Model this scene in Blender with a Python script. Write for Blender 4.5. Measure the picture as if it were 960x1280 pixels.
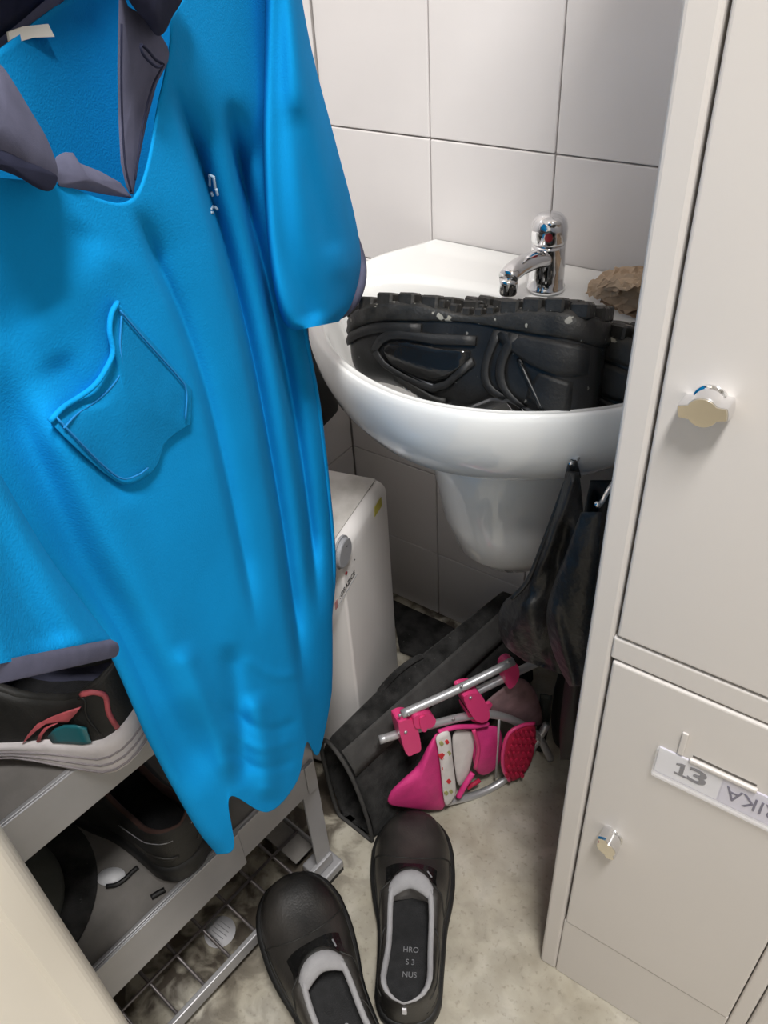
import bpy, bmesh, math, random
import numpy as np
from mathutils import Vector, Matrix
for o in list(bpy.data.objects): bpy.data.objects.remove(o)
S = bpy.context.scene
COL = S.collection
random.seed(7); rng = np.random.default_rng(7)

# ------------------------------------------------------------------ camera
FPX = 1024.2
RM = np.array([[0.82010372, 0.32287548, -0.47242069],
               [0.5695579, -0.5400681, 0.61962105],
               [-0.0550789, -0.77722447, -0.62680814]])   # camera right / down / forward in columns
CAM = np.array([0.0, 0.0, 1.30])
cd = bpy.data.cameras.new('camera'); cam = bpy.data.objects.new('camera', cd); COL.objects.link(cam)
cd.sensor_fit = 'VERTICAL'; cd.sensor_height = 36; cd.lens = FPX/1280*36; cd.clip_start = 0.02
r_, d_, f_ = RM[:, 0], RM[:, 1], RM[:, 2]
cam.matrix_world = Matrix(((r_[0], -d_[0], -f_[0], CAM[0]), (r_[1], -d_[1], -f_[1], CAM[1]),
                           (r_[2], -d_[2], -f_[2], CAM[2]), (0, 0, 0, 1)))
S.camera = cam
# ------------------------------------------------------------------ world, exposure
w = bpy.data.worlds.new('world'); S.world = w; w.use_nodes = True
w.node_tree.nodes['Background'].inputs[0].default_value = (1, .97, .93, 1)
w.node_tree.nodes['Background'].inputs[1].default_value = 0.02
S.view_settings.view_transform = 'Standard'; S.view_settings.look = 'None'
S.view_settings.gamma = 1; S.view_settings.use_curve_mapping = False
S.view_settings.exposure = 0.0
LAMP_W = 71.0        # watts of each ceiling fixture (built further down)

# ------------------------------------------------------------------ helpers: points
def ray(x, y): return RM @ np.array([x-480.0, y-640.0, FPX])
def at_plane(x, y, P, n):
    r = ray(x, y); n = np.asarray(n, float)
    return CAM + r*((np.asarray(P, float)-CAM) @ n)/(r @ n)
def at_x(x, y, X): return at_plane(x, y, (X, 0, 0), (1, 0, 0))
def at_y(x, y, Y): return at_plane(x, y, (0, Y, 0), (0, 1, 0))
def at_z(x, y, Z): return at_plane(x, y, (0, 0, Z), (0, 0, 1))
def ci(xs, ys, x):
    """smooth (monotone cubic) interpolation"""
    xs = np.asarray(xs, float); ys = np.asarray(ys, float); x = np.clip(np.asarray(x, float), xs[0], xs[-1])
    hh = np.diff(xs); dl = np.diff(ys)/hh
    m = np.zeros(len(xs)); m[0] = dl[0]; m[-1] = dl[-1]
    for i in range(1, len(xs)-1):
        m[i] = 0 if dl[i-1]*dl[i] <= 0 else 2*dl[i-1]*dl[i]/(dl[i-1]+dl[i])
    k = np.clip(np.searchsorted(xs, x, 'right')-1, 0, len(xs)-2)
    t = (x-xs[k])/hh[k]
    return ((1+2*t)*(1-t)**2*ys[k]+t*(1-t)**2*hh[k]*m[k]+t*t*(3-2*t)*ys[k+1]+t*t*(t-1)*hh[k]*m[k+1])
def cr(pts, n, closed=False):
    """Catmull-Rom resample of a polyline of any dimension to n points (uniform in control index)"""
    p = np.asarray(pts, float); N = len(p)
    q = np.vstack([p[-1], p, p[0], p[1]]) if closed else np.vstack([2*p[0]-p[1], p, 2*p[-1]-p[-2]])
    segs = N if closed else N-1
    ts = np.linspace(0, segs, n, endpoint=not closed)
    k = np.minimum(ts.astype(int), segs-1); t = (ts-k)[:, None]
    a, b, c, d = q[k], q[k+1], q[k+2], q[k+3]
    return .5*((2*b)+(c-a)*t+(2*a-5*b+4*c-d)*t**2+(3*b-a-3*c+d)*t**3)

# ------------------------------------------------------------------ helpers: objects
def link(name, me, m, parent=None, smooth=True, loc=None):
    o = bpy.data.objects.new(name, me); COL.objects.link(o)
    if m is not None and not me.materials:
        me.materials.append(m)
    if smooth:
        me.polygons.foreach_set('use_smooth', [True]*len(me.polygons))
    if parent is not None: o.parent = parent
    if loc is not None: o.location = loc
    return o
def mesh(name, v, f, m, parent=None, smooth=True, weld=0, recalc=True):
    me = bpy.data.meshes.new(name)
    me.from_pydata([tuple(map(float, p)) for p in v], [], [tuple(int(i) for i in q) for q in f])
    bm = bmesh.new(); bm.from_mesh(me)
    if weld: bmesh.ops.remove_doubles(bm, verts=bm.verts, dist=weld)
    if recalc: bmesh.ops.recalc_face_normals(bm, faces=bm.faces)
    bm.to_mesh(me); bm.free()
    return link(name, me, m, parent, smooth)
def tag(o, label, cat, group=None):
    o['label'] = label; o['category'] = cat
    if group: o['group'] = group
    return o
def struct(o, label=None):
    o['kind'] = 'structure'
    if label: o['label'] = label
    return o
def thing(name, label, cat, loc=(0, 0, 0), group=None):
    o = bpy.data.objects.new(name, None); COL.objects.link(o); o.location = loc; o.empty_display_size = .05
    return tag(o, label, cat, group)
def adopt(root):
    """parts are modelled in world space: make them children without moving them"""
    inv = Matrix.Translation(-Vector(root.location))
    for c in root.children: c.matrix_parent_inverse = inv
def grid_faces(nr, nc, wrap=False, flip=False):
    F = []
    for i in range(nr-1):
        for j in range(nc if wrap else nc-1):
            a, b = i*nc+j, i*nc+(j+1) % nc
            q = (a, b, b+nc, a+nc)
            F.append(q[::-1] if flip else q)
    return F
def loft(name, rings, m, parent=None, closed=True, caps=True, smooth=True, weld=0):
    nc = len(rings[0]); V = [p for r in rings for p in r]
    F = grid_faces(len(rings), nc, closed)
    if caps and closed:
        F.append(tuple(range(nc))[::-1]); F.append(tuple(range((len(rings)-1)*nc, len(rings)*nc)))
    return mesh(name, V, F, m, parent, smooth, weld)
def tube_data(path, r, seg=10, closed=False, flat=None):
    P = np.asarray(path, float); n = len(P)
    R = np.full(n, r) if np.isscalar(r) else np.asarray(r)
    rings = []; up = None
    for i in range(n):
        t = (P[(i+1) % n]-P[i-1]) if closed else (P[min(i+1, n-1)]-P[max(i-1, 0)])
        t = t/np.linalg.norm(t)
        if up is None:
            up = np.array([0, 0, 1.0]) if abs(t[2]) < .9 else np.array([1.0, 0, 0])
        up = up-t*(up @ t); up /= np.linalg.norm(up); sd = np.cross(t, up)
        a = np.linspace(0, 2*math.pi, seg, endpoint=False)
        k = 1 if flat is None else flat
        rings.append([P[i]+R[i]*(math.cos(x)*sd+k*math.sin(x)*up) for x in a])
    return rings
def tube(name, path, r, m, parent=None, seg=10, closed=False, flat=None):
    rings = tube_data(path, r, seg, closed, flat)
    if closed:
        rings = rings+[rings[0]]
        return loft(name, rings, m, parent, True, False, True, 1e-5)
    return loft(name, rings, m, parent)
def box_bm(bm, lo, hi, bev=0, seg=2, M=None):
    g = bmesh.ops.create_cube(bm, size=1)['verts']
    for v in g:
        v.co = Vector([(lo[i]+hi[i])/2+v.co[i]*(hi[i]-lo[i]) for i in range(3)])
    if bev:
        es = list({e for v in g for e in v.link_edges})
        bmesh.ops.bevel(bm, geom=es, offset=bev, segments=seg, affect='EDGES', profile=.5)
    if M is not None:
        bmesh.ops.transform(bm, matrix=M, verts=bm.verts)
def box(name, lo, hi, m, parent=None, bev=.002, seg=2, M=None, smooth=False):
    bm = bmesh.new(); box_bm(bm, lo, hi, bev, seg, M)
    me = bpy.data.meshes.new(name); bm.to_mesh(me); bm.free()
    o = link(name, me, m, parent, smooth)
    return o
def prism(name, poly, vec, m, parent=None, bev=0, smooth=False, seg=2):
    """poly = list of 3D points (planar), extruded by vec"""
    bm = bmesh.new()
    a = [bm.verts.new(tuple(p)) for p in poly]; b = [bm.verts.new(tuple(np.asarray(p)+np.asarray(vec))) for p in poly]
    n = len(poly); bm.faces.new(a[::-1]); bm.faces.new(b)
    for i in range(n): bm.faces.new((a[i], a[(i+1) % n], b[(i+1) % n], b[i]))
    bmesh.ops.recalc_face_normals(bm, faces=bm.faces)
    if bev:
        es = [e for e in bm.edges if len(e.link_faces) == 2 and e.calc_face_angle(0) > .6]
        bmesh.ops.bevel(bm, geom=es, offset=bev, segments=seg, affect='EDGES', profile=.5)
    me = bpy.data.meshes.new(name); bm.to_mesh(me); bm.free()
    return link(name, me, m, parent, smooth)
def disc_pts(c, u, v, ru, rv, n=24):
    return [np.asarray(c)+ru*math.cos(a)*np.asarray(u)+rv*math.sin(a)*np.asarray(v) for a in np.linspace(0, 2*math.pi, n, endpoint=False)]
def text_mesh(name, s, M, size, m, parent=None, bold=0.0, ext=.0003):
    c = bpy.data.curves.new(name, 'FONT'); c.body = s; c.size = size; c.extrude = ext; c.offset = bold
    c.align_x = 'CENTER'; c.align_y = 'CENTER'; c.resolution_u = 4
    t = bpy.data.objects.new('tmp', c); COL.objects.link(t)
    dg = bpy.context.evaluated_depsgraph_get()
    me = bpy.data.meshes.new_from_object(t.evaluated_get(dg)); bpy.data.objects.remove(t)
    me.transform(M); me.materials.clear()
    return link(name, me, m, parent, False)
def frame(o, x, y, z):
    return Matrix(((x[0], y[0], z[0], o[0]), (x[1], y[1], z[1], o[1]), (x[2], y[2], z[2], o[2]), (0, 0, 0, 1)))

# ------------------------------------------------------------------ materials
MATS = {}
def mat(name, col, rough=.5, metal=0, var=.0, vscale=8., bump=0., bscale=200., col2=None, spec=.5, coat=0, sheen=0, alpha=1, trans=0, detail=4, bdist=.002):
    if name in MATS: return MATS[name]
    m = bpy.data.materials.new(name); m.use_nodes = True; nt = m.node_tree; b = nt.nodes['Principled BSDF']
    b.inputs['Base Color'].default_value = (*col, 1); b.inputs['Roughness'].default_value = rough
    b.inputs['Metallic'].default_value = metal; b.inputs['Specular IOR Level'].default_value = spec
    b.inputs['Coat Weight'].default_value = coat; b.inputs['Coat Roughness'].default_value = .08
    b.inputs['Sheen Weight'].default_value = sheen; b.inputs['Alpha'].default_value = alpha
    b.inputs['Transmission Weight'].default_value = trans
    tc = nt.nodes.new('ShaderNodeTexCoord')
    if var or col2:
        n = nt.nodes.new('ShaderNodeTexNoise'); n.inputs['Scale'].default_value = vscale; n.inputs['Detail'].default_value = detail
        nt.links.new(tc.outputs['Object'], n.inputs['Vector'])
        r = nt.nodes.new('ShaderNodeValToRGB'); r.color_ramp.elements[0].position = .35; r.color_ramp.elements[1].position = .68
        c2 = col2 if col2 else tuple(min(1, c*(1+var)) for c in col)
        c1 = col if col2 else tuple(c*(1-var) for c in col)
        r.color_ramp.elements[0].color = (*c1, 1); r.color_ramp.elements[1].color = (*c2, 1)
        nt.links.new(n.outputs['Fac'], r.inputs['Fac']); nt.links.new(r.outputs['Color'], b.inputs['Base Color'])
    if bump:
        n = nt.nodes.new('ShaderNodeTexNoise'); n.inputs['Scale'].default_value = bscale; n.inputs['Detail'].default_value = 3
        nt.links.new(tc.outputs['Object'], n.inputs['Vector'])
        bp = nt.nodes.new('ShaderNodeBump'); bp.inputs['Strength'].default_value = bump; bp.inputs['Distance'].default_value = bdist
        nt.links.new(n.outputs['Fac'], bp.inputs['Height']); nt.links.new(bp.outputs['Normal'], b.inputs['Normal'])
    MATS[name] = m; return m
M_tile = mat('glazed_tile', (.84, .81, .80), .22, var=.025, vscale=5, spec=.4)
M_grout = mat('grout', (.60, .56, .54), .9, bump=.3, bscale=400)
M_paint = mat('wall_paint', (.50, .49, .47), .8, bump=.05, bscale=300)
M_ceil = mat('ceiling_paint', (.85, .84, .81), .9, var=.02)
M_locker = mat('locker_paint', (.615, .58, .55), .42, var=.02, vscale=3, bump=.03, bscale=500)
M_locker2 = mat('cream_locker_paint', (.82, .77, .68), .38, var=.02, vscale=3)
M_gap = mat('locker_inside', (.10, .09, .08), .7, var=.1)
M_cer = mat('ceramic', (.90, .90, .88), .07, var=.01, spec=.6, coat=.4)
M_chrome = mat('chrome', (.82, .82, .83), .08, 1, var=.02)
M_kface = mat('chrome_floor_reflection', (.80, .74, .62), .22, 1, var=.04, vscale=60)  # knob face metal, beige floor reflection painted into its colour
M_blue = mat('blue_pique_cotton', (.003, .245, .58), .9, var=.05, vscale=14, bump=.35, bscale=700, spec=.08, bdist=.0008)
M_bluep = mat('blue_cotton_pocket', (.003, .205, .475), .9, var=.08, vscale=25, bump=.35, bscale=700, spec=.08, bdist=.0008)
M_blues = mat('blue_stitching', (.003, .19, .49), .9, var=.1)
M_grey = mat('slate_rib_knit', (.105, .108, .165), .95, var=.08, vscale=90, bump=.25, bscale=2600, spec=.1, bdist=.0006)
M_navy = mat('navy_rib_knit', (.020, .022, .042), .9, var=.12, vscale=90, bump=.25, bscale=2600, spec=.1, bdist=.0006)
M_label = mat('white_woven_label', (.72, .70, .62), .8, var=.05)
M_thread = mat('silver_thread', (.45, .60, .72), .45, var=.1)
M_steel = mat('grey_powder_steel', (.40, .395, .405), .38, .35, var=.06, vscale=12, bump=.03, bscale=500)
M_shelf = mat('dusty_grey_shelf', (.22, .205, .19), .65, .1, var=.18, vscale=20, bump=.1, bscale=300)
M_wire = mat('grey_wire', (.22, .20, .20), .35, .6, var=.1)
M_rubber = mat('black_rubber', (.009, .009, .009), .55, var=.3, vscale=40, bump=.2, bscale=300)
M_black = mat('black_leather', (.010, .0095, .009), .42, col2=(.042, .038, .034), vscale=14, bump=.18, bscale=350, spec=.45)
M_blackm = mat('matte_black_nubuck', (.011, .011, .010), .62, col2=(.022, .021, .019), vscale=30, bump=.2, bscale=400)
M_blackg = mat('black_gloss_patch', (.008, .008, .008), .16, var=.2, bump=.3, bscale=120)
M_trail = mat('trail_synthetic', (.006, .006, .006), .38, col2=(.013, .013, .013), vscale=40, bump=.15, bscale=500)
M_traillug = mat('muddy_rubber', (.010, .010, .009), .5, col2=(.030, .028, .025), vscale=55, bump=.3, bscale=300)
M_lining = mat('grey_shoe_lining', (.32, .315, .325), .9, var=.06, vscale=60, bump=.3, bscale=700)
M_lining2 = mat('pale_shoe_lining', (.36, .34, .33), .9, var=.06, vscale=60, bump=.3, bscale=700)
M_insole = mat('black_insole', (.012, .012, .013), .8, var=.3, vscale=80, bump=.4, bscale=600)
M_print = mat('silver_print', (.20, .20, .21), .5, var=.1)
M_mid = mat('white_foam_midsole', (.78, .73, .73), .6, var=.1, vscale=30)
M_groove = mat('grey_sole_groove', (.30, .27, .28), .7, var=.1)
M_pinkt = mat('coral_trim', (.60, .12, .14), .6, var=.15, vscale=60)
M_teal = mat('teal_gel', (.02, .16, .19), .3, var=.1)
M_felt = mat('black_felt', (.012, .0118, .0115), .95, col2=(.042, .041, .040), vscale=35, bump=.6, bscale=500, spec=.12, sheen=.05)
M_feltb = mat('black_webbing', (.062, .060, .058), .9, var=.15, vscale=40, bump=.5, bscale=700, spec=.15)
M_leath = mat('worn_black_leather', (.006, .006, .006), .44, col2=(.022, .022, .023), vscale=16, bump=.5, bscale=60, bdist=.006)
M_nylon = mat('black_nylon', (.008, .0085, .008), .55, var=.3, vscale=20, bump=.3, bscale=500)
M_greenb = mat('dark_green_strap', (.016, .020, .017), .7, var=.15, vscale=40, bump=.3, bscale=600)
M_pink = mat('hot_pink_nylon', (.62, .035, .20), .6, var=.1, vscale=40, bump=.2, bscale=300)
M_pinkp = mat('hot_pink_plastic', (.70, .05, .19), .32, var=.03)
M_pinkd = mat('deep_pink_mesh', (.45, .012, .055), .65, var=.15, vscale=60)
M_flower = mat('flower_print_white', (.68, .64, .62), .7, var=.06, vscale=50)
M_red = mat('red_flower_print', (.62, .03, .04), .7, var=.1)
M_green = mat('green_leaf_print', (.36, .36, .14), .7, var=.1)
M_gauze = mat('grey_pink_gauze', (.24, .15, .16), .6, var=.2, vscale=50)
M_alu = mat('silver_tube', (.50, .50, .51), .38, .6, var=.05)
M_heater = mat('heater_enamel', (.72, .69, .67), .35, var=.02)
M_heatop = mat('mottled_enamel', (.62, .59, .56), .6, col2=(.34, .32, .29), vscale=16)  # heater top: enamel mottled with darker grey
M_knobg = mat('grey_plastic', (.30, .30, .315), .45, var=.03)
M_dark = mat('dark_line', (.02, .02, .02), .6, var=.1)
M_redl = mat('red_print', (.35, .02, .03), .5, var=.1)
M_yel = mat('yellow_sticker', (.42, .37, .05), .5, var=.15, vscale=60)
M_kraft = mat('brown_kraft_paper', (.46, .325, .215), .85, col2=(.58, .44, .31), vscale=18, bump=.15, bscale=200)
M_olive = mat('olive_canvas', (.060, .062, .052), .9, var=.12, vscale=40, bump=.3, bscale=800)
M_white = mat('white_plastic', (.78, .78, .80), .4, var=.02)
M_card = mat('white_card', (.72, .71, .74), .6, var=.02)
M_card2 = mat('lilac_card', (.62, .60, .68), .6, var=.02)
M_ink = mat('grey_print_ink', (.17, .165, .18), .6, var=.05)
M_pen = mat('pen_ink', (.12, .11, .17), .6, var=.1)
M_clear = mat('clear_plastic', (.80, .79, .80), .12, var=.01, alpha=.28)
M_lampw = mat('lamp_housing', (.8, .8, .8), .4, var=.02)

def speckle(m, scale, thr, col):
    nt = m.node_tree; b = nt.nodes['Principled BSDF']; tc = nt.nodes.new('ShaderNodeTexCoord')
    n = nt.nodes.new('ShaderNodeTexNoise'); n.inputs['Scale'].default_value = scale; n.inputs['Detail'].default_value = 2
    nt.links.new(tc.outputs['Object'], n.inputs['Vector'])
    r = nt.nodes.new('ShaderNodeValToRGB'); r.color_ramp.elements[0].position = thr; r.color_ramp.elements[1].position = thr+.02
    r.color_ramp.elements[0].color = (0, 0, 0, 1); r.color_ramp.elements[1].color = (1, 1, 1, 1)
    nt.links.new(n.outputs['Fac'], r.inputs['Fac'])
    x = nt.nodes.new('ShaderNodeMix'); x.data_type = 'RGBA'; x.inputs['B'].default_value = (*col, 1)
    src = b.inputs['Base Color'].links[0].from_socket
    nt.links.new(src, x.inputs['A']); nt.links.new(r.outputs['Color'], x.inputs['Factor']); nt.links.new(x.outputs['Result'], b.inputs['Base Color'])
speckle(M_trail, 110, .715, (.16, .155, .14)); speckle(M_traillug, 70, .66, (.30, .29, .25))
speckle(M_felt, 160, .74, (.09, .09, .085))
# floor: worn concrete, stained
def floor_layer():
    m = bpy.data.materials.new('worn_concrete'); m.use_nodes = True; nt = m.node_tree; b = nt.nodes['Principled BSDF']
    tc = nt.nodes.new('ShaderNodeTexCoord')
    def noise(s, d, dist=0):
        n = nt.nodes.new('ShaderNodeTexNoise'); n.inputs['Scale'].default_value = s; n.inputs['Detail'].default_value = d
        n.inputs['Distortion'].default_value = dist
        nt.links.new(tc.outputs['Object'], n.inputs['Vector']); return n
    def ramp(src, stops):
        r = nt.nodes.new('ShaderNodeValToRGB'); e = r.color_ramp.elements
        while len(e) < len(stops): e.new(.5)
        for k, (p, c) in enumerate(stops): e[k].position = p; e[k].color = (*c, 1)
        nt.links.new(src.outputs['Fac'], r.inputs['Fac']); return r
    base = ramp(noise(9, 6), [(.3, (.30, .265, .20)), (.5, (.42, .385, .31)), (.72, (.55, .52, .45))])
    stain = ramp(noise(22, 5, .6), [(.43, (.13, .105, .09)), (.60, (1, 1, 1))])
    fine = ramp(noise(130, 3), [(.30, (.62, .60, .58)), (.42, (1, 1, 1))])
    def mul(a, c, fac):
        x = nt.nodes.new('ShaderNodeMix'); x.data_type = 'RGBA'; x.blend_type = 'MULTIPLY'; x.inputs['Factor'].default_value = fac
        nt.links.new(a, x.inputs['A']); nt.links.new(c, x.inputs['B']); return x.outputs['Result']
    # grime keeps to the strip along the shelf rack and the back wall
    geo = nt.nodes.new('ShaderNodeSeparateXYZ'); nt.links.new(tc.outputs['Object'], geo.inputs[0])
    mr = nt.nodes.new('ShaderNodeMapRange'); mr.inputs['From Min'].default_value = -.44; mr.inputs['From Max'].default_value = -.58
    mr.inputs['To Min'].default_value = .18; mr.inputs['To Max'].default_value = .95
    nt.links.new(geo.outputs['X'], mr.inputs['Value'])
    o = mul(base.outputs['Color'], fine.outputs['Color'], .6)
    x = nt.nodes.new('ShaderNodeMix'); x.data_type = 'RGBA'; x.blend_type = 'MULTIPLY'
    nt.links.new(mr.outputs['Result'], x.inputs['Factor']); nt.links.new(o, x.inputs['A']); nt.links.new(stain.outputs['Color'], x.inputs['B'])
    nt.links.new(x.outputs['Result'], b.inputs['Base Color'])
    b.inputs['Roughness'].default_value = .5
    bp = nt.nodes.new('ShaderNodeBump'); bp.inputs['Strength'].default_value = .12; bp.inputs['Distance'].default_value = .004
    nt.links.new(noise(60, 4).outputs['Fac'], bp.inputs['Height']); nt.links.new(bp.outputs['Normal'], b.inputs['Normal'])
    return m
M_floor = floor_layer()

# ------------------------------------------------------------------ the room
XL, YB = -0.871, 1.055          # left wall, back wall (tile faces)
XR, YF, ZC = 1.55, -1.9, 2.90
struct(box('floor', (XL-.1, YF-.1, -.08), (XR+.1, YB+.1, 0), M_floor, bev=0), 'worn beige concrete floor with dark stains')
struct(box('ceiling', (XL-.1, YF-.1, ZC), (XR+.1, YB+.1, ZC+.08), M_ceil, bev=0), 'plain off-white ceiling')
wb = struct(box('wall_back', (XL-.1, YB+.0065, 0), (XR+.1, YB+.1, ZC), M_grout, bev=0), 'back wall of square white glazed tiles')
wl = struct(box('wall_left', (XL-.1, YF-.1, 0), (XL-.0065, YB+.006, ZC), M_grout, bev=0), 'left wall of square white glazed tiles')
struct(box('wall_right', (XR, YF-.1, 0), (XR+.1, YB+.0065, ZC), M_paint, bev=0), 'painted off-white wall')
struct(box('wall_front', (XL-.0065, YF-.1, 0), (XR, YF, ZC), M_paint, bev=0), 'painted off-white wall')
TW, TH, J = .196, .200, .0011    # tile pitch and half joint
XT0 = -0.873; ZT0 = .176-.2
tm = None
def tile_mesh(nm, lo, hi):
    bm = bmesh.new(); box_bm(bm, lo, hi, .0016, 2)
    me = bpy.data.meshes.new(nm); bm.to_mesh(me); bm.free(); me.materials.append(M_tile); return me
tb = tile_mesh('tile', (J, 0, J), (TW-J, .0063, TH-J))
tl = tile_mesh('tile', (0, J, J), (.0063, TW-J, TH-J))
tb0 = tile_mesh('tile', (J, 0, .026), (TW-J, .0063, TH-J)); tl0 = tile_mesh('tile', (0, J, .026), (.0063, TW-J, TH-J))
for i in range(6):
    for k in range(8):
        link('tile', tb0 if k == 0 else tb, None, wb, False, (XT0+.0025+i*TW, YB, ZT0+k*TH))
for i in range(4):
    for k in range(8):
        link('tile', tl0 if k == 0 else tl, None, wl, False, (XL-.0063, YB-(i+1)*TW-.0005, ZT0+k*TH))

# ------------------------------------------------------------------ ceiling lamps (the room's light)
def lamp(x, y, label):
    t = thing('ceiling_light', label, 'light', (x, y, ZC), 'ceiling lights')
    box('housing', (-.14, -.37, -.05), (.14, .37, 0), M_lampw, t, .006)
    m = bpy.data.materials.get('lamp_diffuser')
    if not m:
        m = bpy.data.materials.new('lamp_diffuser'); m.use_nodes = True
        b = m.node_tree.nodes['Principled BSDF']; b.inputs['Base Color'].default_value = (.9, .9, .9, 1)
        b.inputs['Emission Color'].default_value = (1, .985, .965, 1); b.inputs['Emission Strength'].default_value = 3
    box('diffuser', (-.12, -.35, -.065), (.12, .35, -.051), m, t, .004)
    l = bpy.data.lights.new('lamp', 'AREA'); l.shape = 'RECTANGLE'; l.size = .24; l.size_y = .7
    l.energy = LAMP_W; l.color = (1, .985, .965)
    lo = bpy.data.objects.new('lamp', l); COL.objects.link(lo); lo.parent = t; lo.location = (0, 0, -.068)
lamp(.34, -.16, 'long ceiling light fixture over the middle of the room')

# ------------------------------------------------------------------ lockers on the right
YK = .53
def knob(parent, x, z, rot, name='lock_knob'):
    c, s = math.cos(rot), math.sin(rot)
    o = []
    for a in np.linspace(0, 2*math.pi, 48, endpoint=False):      # disc with two ears
        rr = max(.0115, min(.0052/max(abs(math.sin(a)), 1e-3), .0178) if abs(math.cos(a)) > .75 else 0)
        px, pz = rr*math.cos(a), rr*math.sin(a)
        o.append((x+px*c-pz*s, z+px*s+pz*c))
    g = lambda y, k: [np.array([x+(p[0]-x)*k, y, z+(p[1]-z)*k]) for p in o]
    rings = [g(YK-.002, .95), g(YK-.006, 1), g(YK-.0185, 1), g(YK-.0200, .97)]
    kb = loft(name, rings, M_chrome, parent, smooth=False)
    kb['label'] = 'chrome turn knob'
    loft('knob_face', [g(YK-.0201, .95), g(YK-.0210, .93)], M_kface, kb, smooth=False)
    loft('knob_collar', [disc_pts((x, YK-.0005, z), (1, 0, 0), (0, 0, 1), .0135, .0135), disc_pts((x, YK-.004, z), (1, 0, 0), (0, 0, 1), .0125, .0125)], M_chrome, kb)
    return kb
def locker(x0, label, full):
    x1 = x0+.2625
    t = thing('locker', label, 'locker', (x0, YK, 0), 'beige steel lockers')
    box('body', (x0+.001, YK+.012, .0), (x1-.001, YB-.006, 1.80), M_gap, t, .001)
    def panel(n, a, b, c, d, y0=YK, y1=YK+.03, bev=.0025): return box(n, (a, y0, c), (b, y1, d), M_locker, t, bev, 3, smooth=False)
    panel('side_panel', x0, x0+.0245, 0, 1.8, YK, YB-.012, .004)
    panel('side_panel', x1-.018, x1, 0, 1.8, YK, YB-.012, .003)
    panel('plinth', x0+.025, x1-.0185, 0, .1575)
    panel('rail', x0+.0245, x1-.018, .694, .7225, YK-.001, YK+.04)
    panel('rail', x0+.0245, x1-.018, 1.30, 1.33, YK-.001, YK+.04)
    panel('top_panel', x0+.0245, x1-.018, 1.78, 1.8, YK, YB-.012)
    dl = panel('door', x0+.0275, x1-.0195, .1605, .6915, YK-.002, YK+.02, .003)
    du = panel('door', x0+.0275, x1-.0195, .7255, 1.2985, YK-.002, YK+.02, .003)
    knob(du, x0+.063, .988, .2); knob(dl, x0+.063, .412, -1.15)
    if full:
        box('hook_tab', (x0+.1045, YK-.0045, .606), (x0+.1105, YK-.002, .640), M_locker, dl, .0012)
        box('vent_slot', (x0+.119, YK-.0024, .6098), (x0+.178, YK-.0018, .6123), M_gap, dl, .0)
        box('vent_lip', (x0+.117, YK-.0065, .6040), (x0+.180, YK-.002, .6094), M_locker, dl, .0015)
        box('hook_tab', (x0+.190, YK-.0045, .606), (x0+.196, YK-.002, .640), M_locker, dl, .0012)
        h = box('card_holder', (x0+.088, YK-.0030, .5625), (x0+.238, YK-.0022, .604), M_card2, dl, 0)
        h['label'] = 'clear plastic card holder with two paper cards'
        box('number_card', (x0+.0885, YK-.0036, .5655), (x0+.1500, YK-.0031, .6035), M_card, h, 0)
        box('name_card', (x0+.1512, YK-.0036, .5655), (x0+.236, YK-.0031, .6035), M_card2, h, 0)
        box('holder_edge', (x0+.087, YK-.0075, .5600), (x0+.239, YK-.0022, .5645), M_clear, h, .0008)
        box('holder_edge', (x0+.0865, YK-.0075, .5645), (x0+.0885, YK-.0022, .604), M_clear, h, .0004)
        box('holder_cover', (x0+.0885, YK-.0055, .5645), (x0+.238, YK-.0050, .604), mat('clear_cover', (.9, .9, .9), .1, alpha=.06), h, 0)
        n1 = text_mesh('number_text', '3', frame((x0+.1285, YK-.0038, .585), (1.5, 0, 0), (0, 0, 1), (0, -1, 0)), .029, M_ink, h, .0007)
        one = [(-.0055, -.0095), (.0065, -.0095), (.0065, -.0068), (.0028, -.0068), (.0028, .0098), (-.0004, .0098), (-.0055, .0070), (-.0055, .0044), (-.0014, .0056), (-.0014, -.0068), (-.0055, -.0068)]
        prism('number_text', [(x0+.1125+a, YK-.0036, .585+b) for a, b in one], (0, -.0004, 0), M_ink, h)
        n2 = text_mesh('name_text', 'RIKA', frame((x0+.1800, YK-.0038, .5855), (-.84, 0, 0), (0, 0, -1), (0, -1, 0)), .027, M_pen, h, 0)
    adopt(t)
    return t
locker(-.1715, 'beige steel locker numbered 13 with two doors, beside the sink', True)
locker(.0925, 'beige steel locker with no number card, joined to the numbered locker', False)

# cream locker close on the left, its door swung right back in front of the shoe rack
XC, YC = -.42, .0875
t = thing('locker', 'cream steel locker with its door swung open in front of the shoe rack', 'locker', (-.64, -.55, 0))
box('body', (XL+.004, -.80, 0), (XC-.034, -.345, 1.8), M_locker2, t, .004)
prof = [(XC-.032, YC-.012), (XC-.026, YC-.002), (XC-.020, YC)] + [(XC-.020+.020*math.sin(a), YC-.016+.016*math.cos(a)) for a in np.linspace(.15, math.pi/2, 8)] + [(XC+.0005, YC-.032), (XC-.003, YC-.036), (XC-.003, -.335), (XC-.032, -.335)]
prism('door', [(a, b, .03) for a, b in prof], (0, 0, 1.76), M_locker2, t, smooth=False)
for z in (.25, 1.5):
    tube('hinge', [(XC-.018, -.340, z), (XC-.018, -.340, z+.06)], .006, M_chrome, t, 10)
adopt(t)

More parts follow.
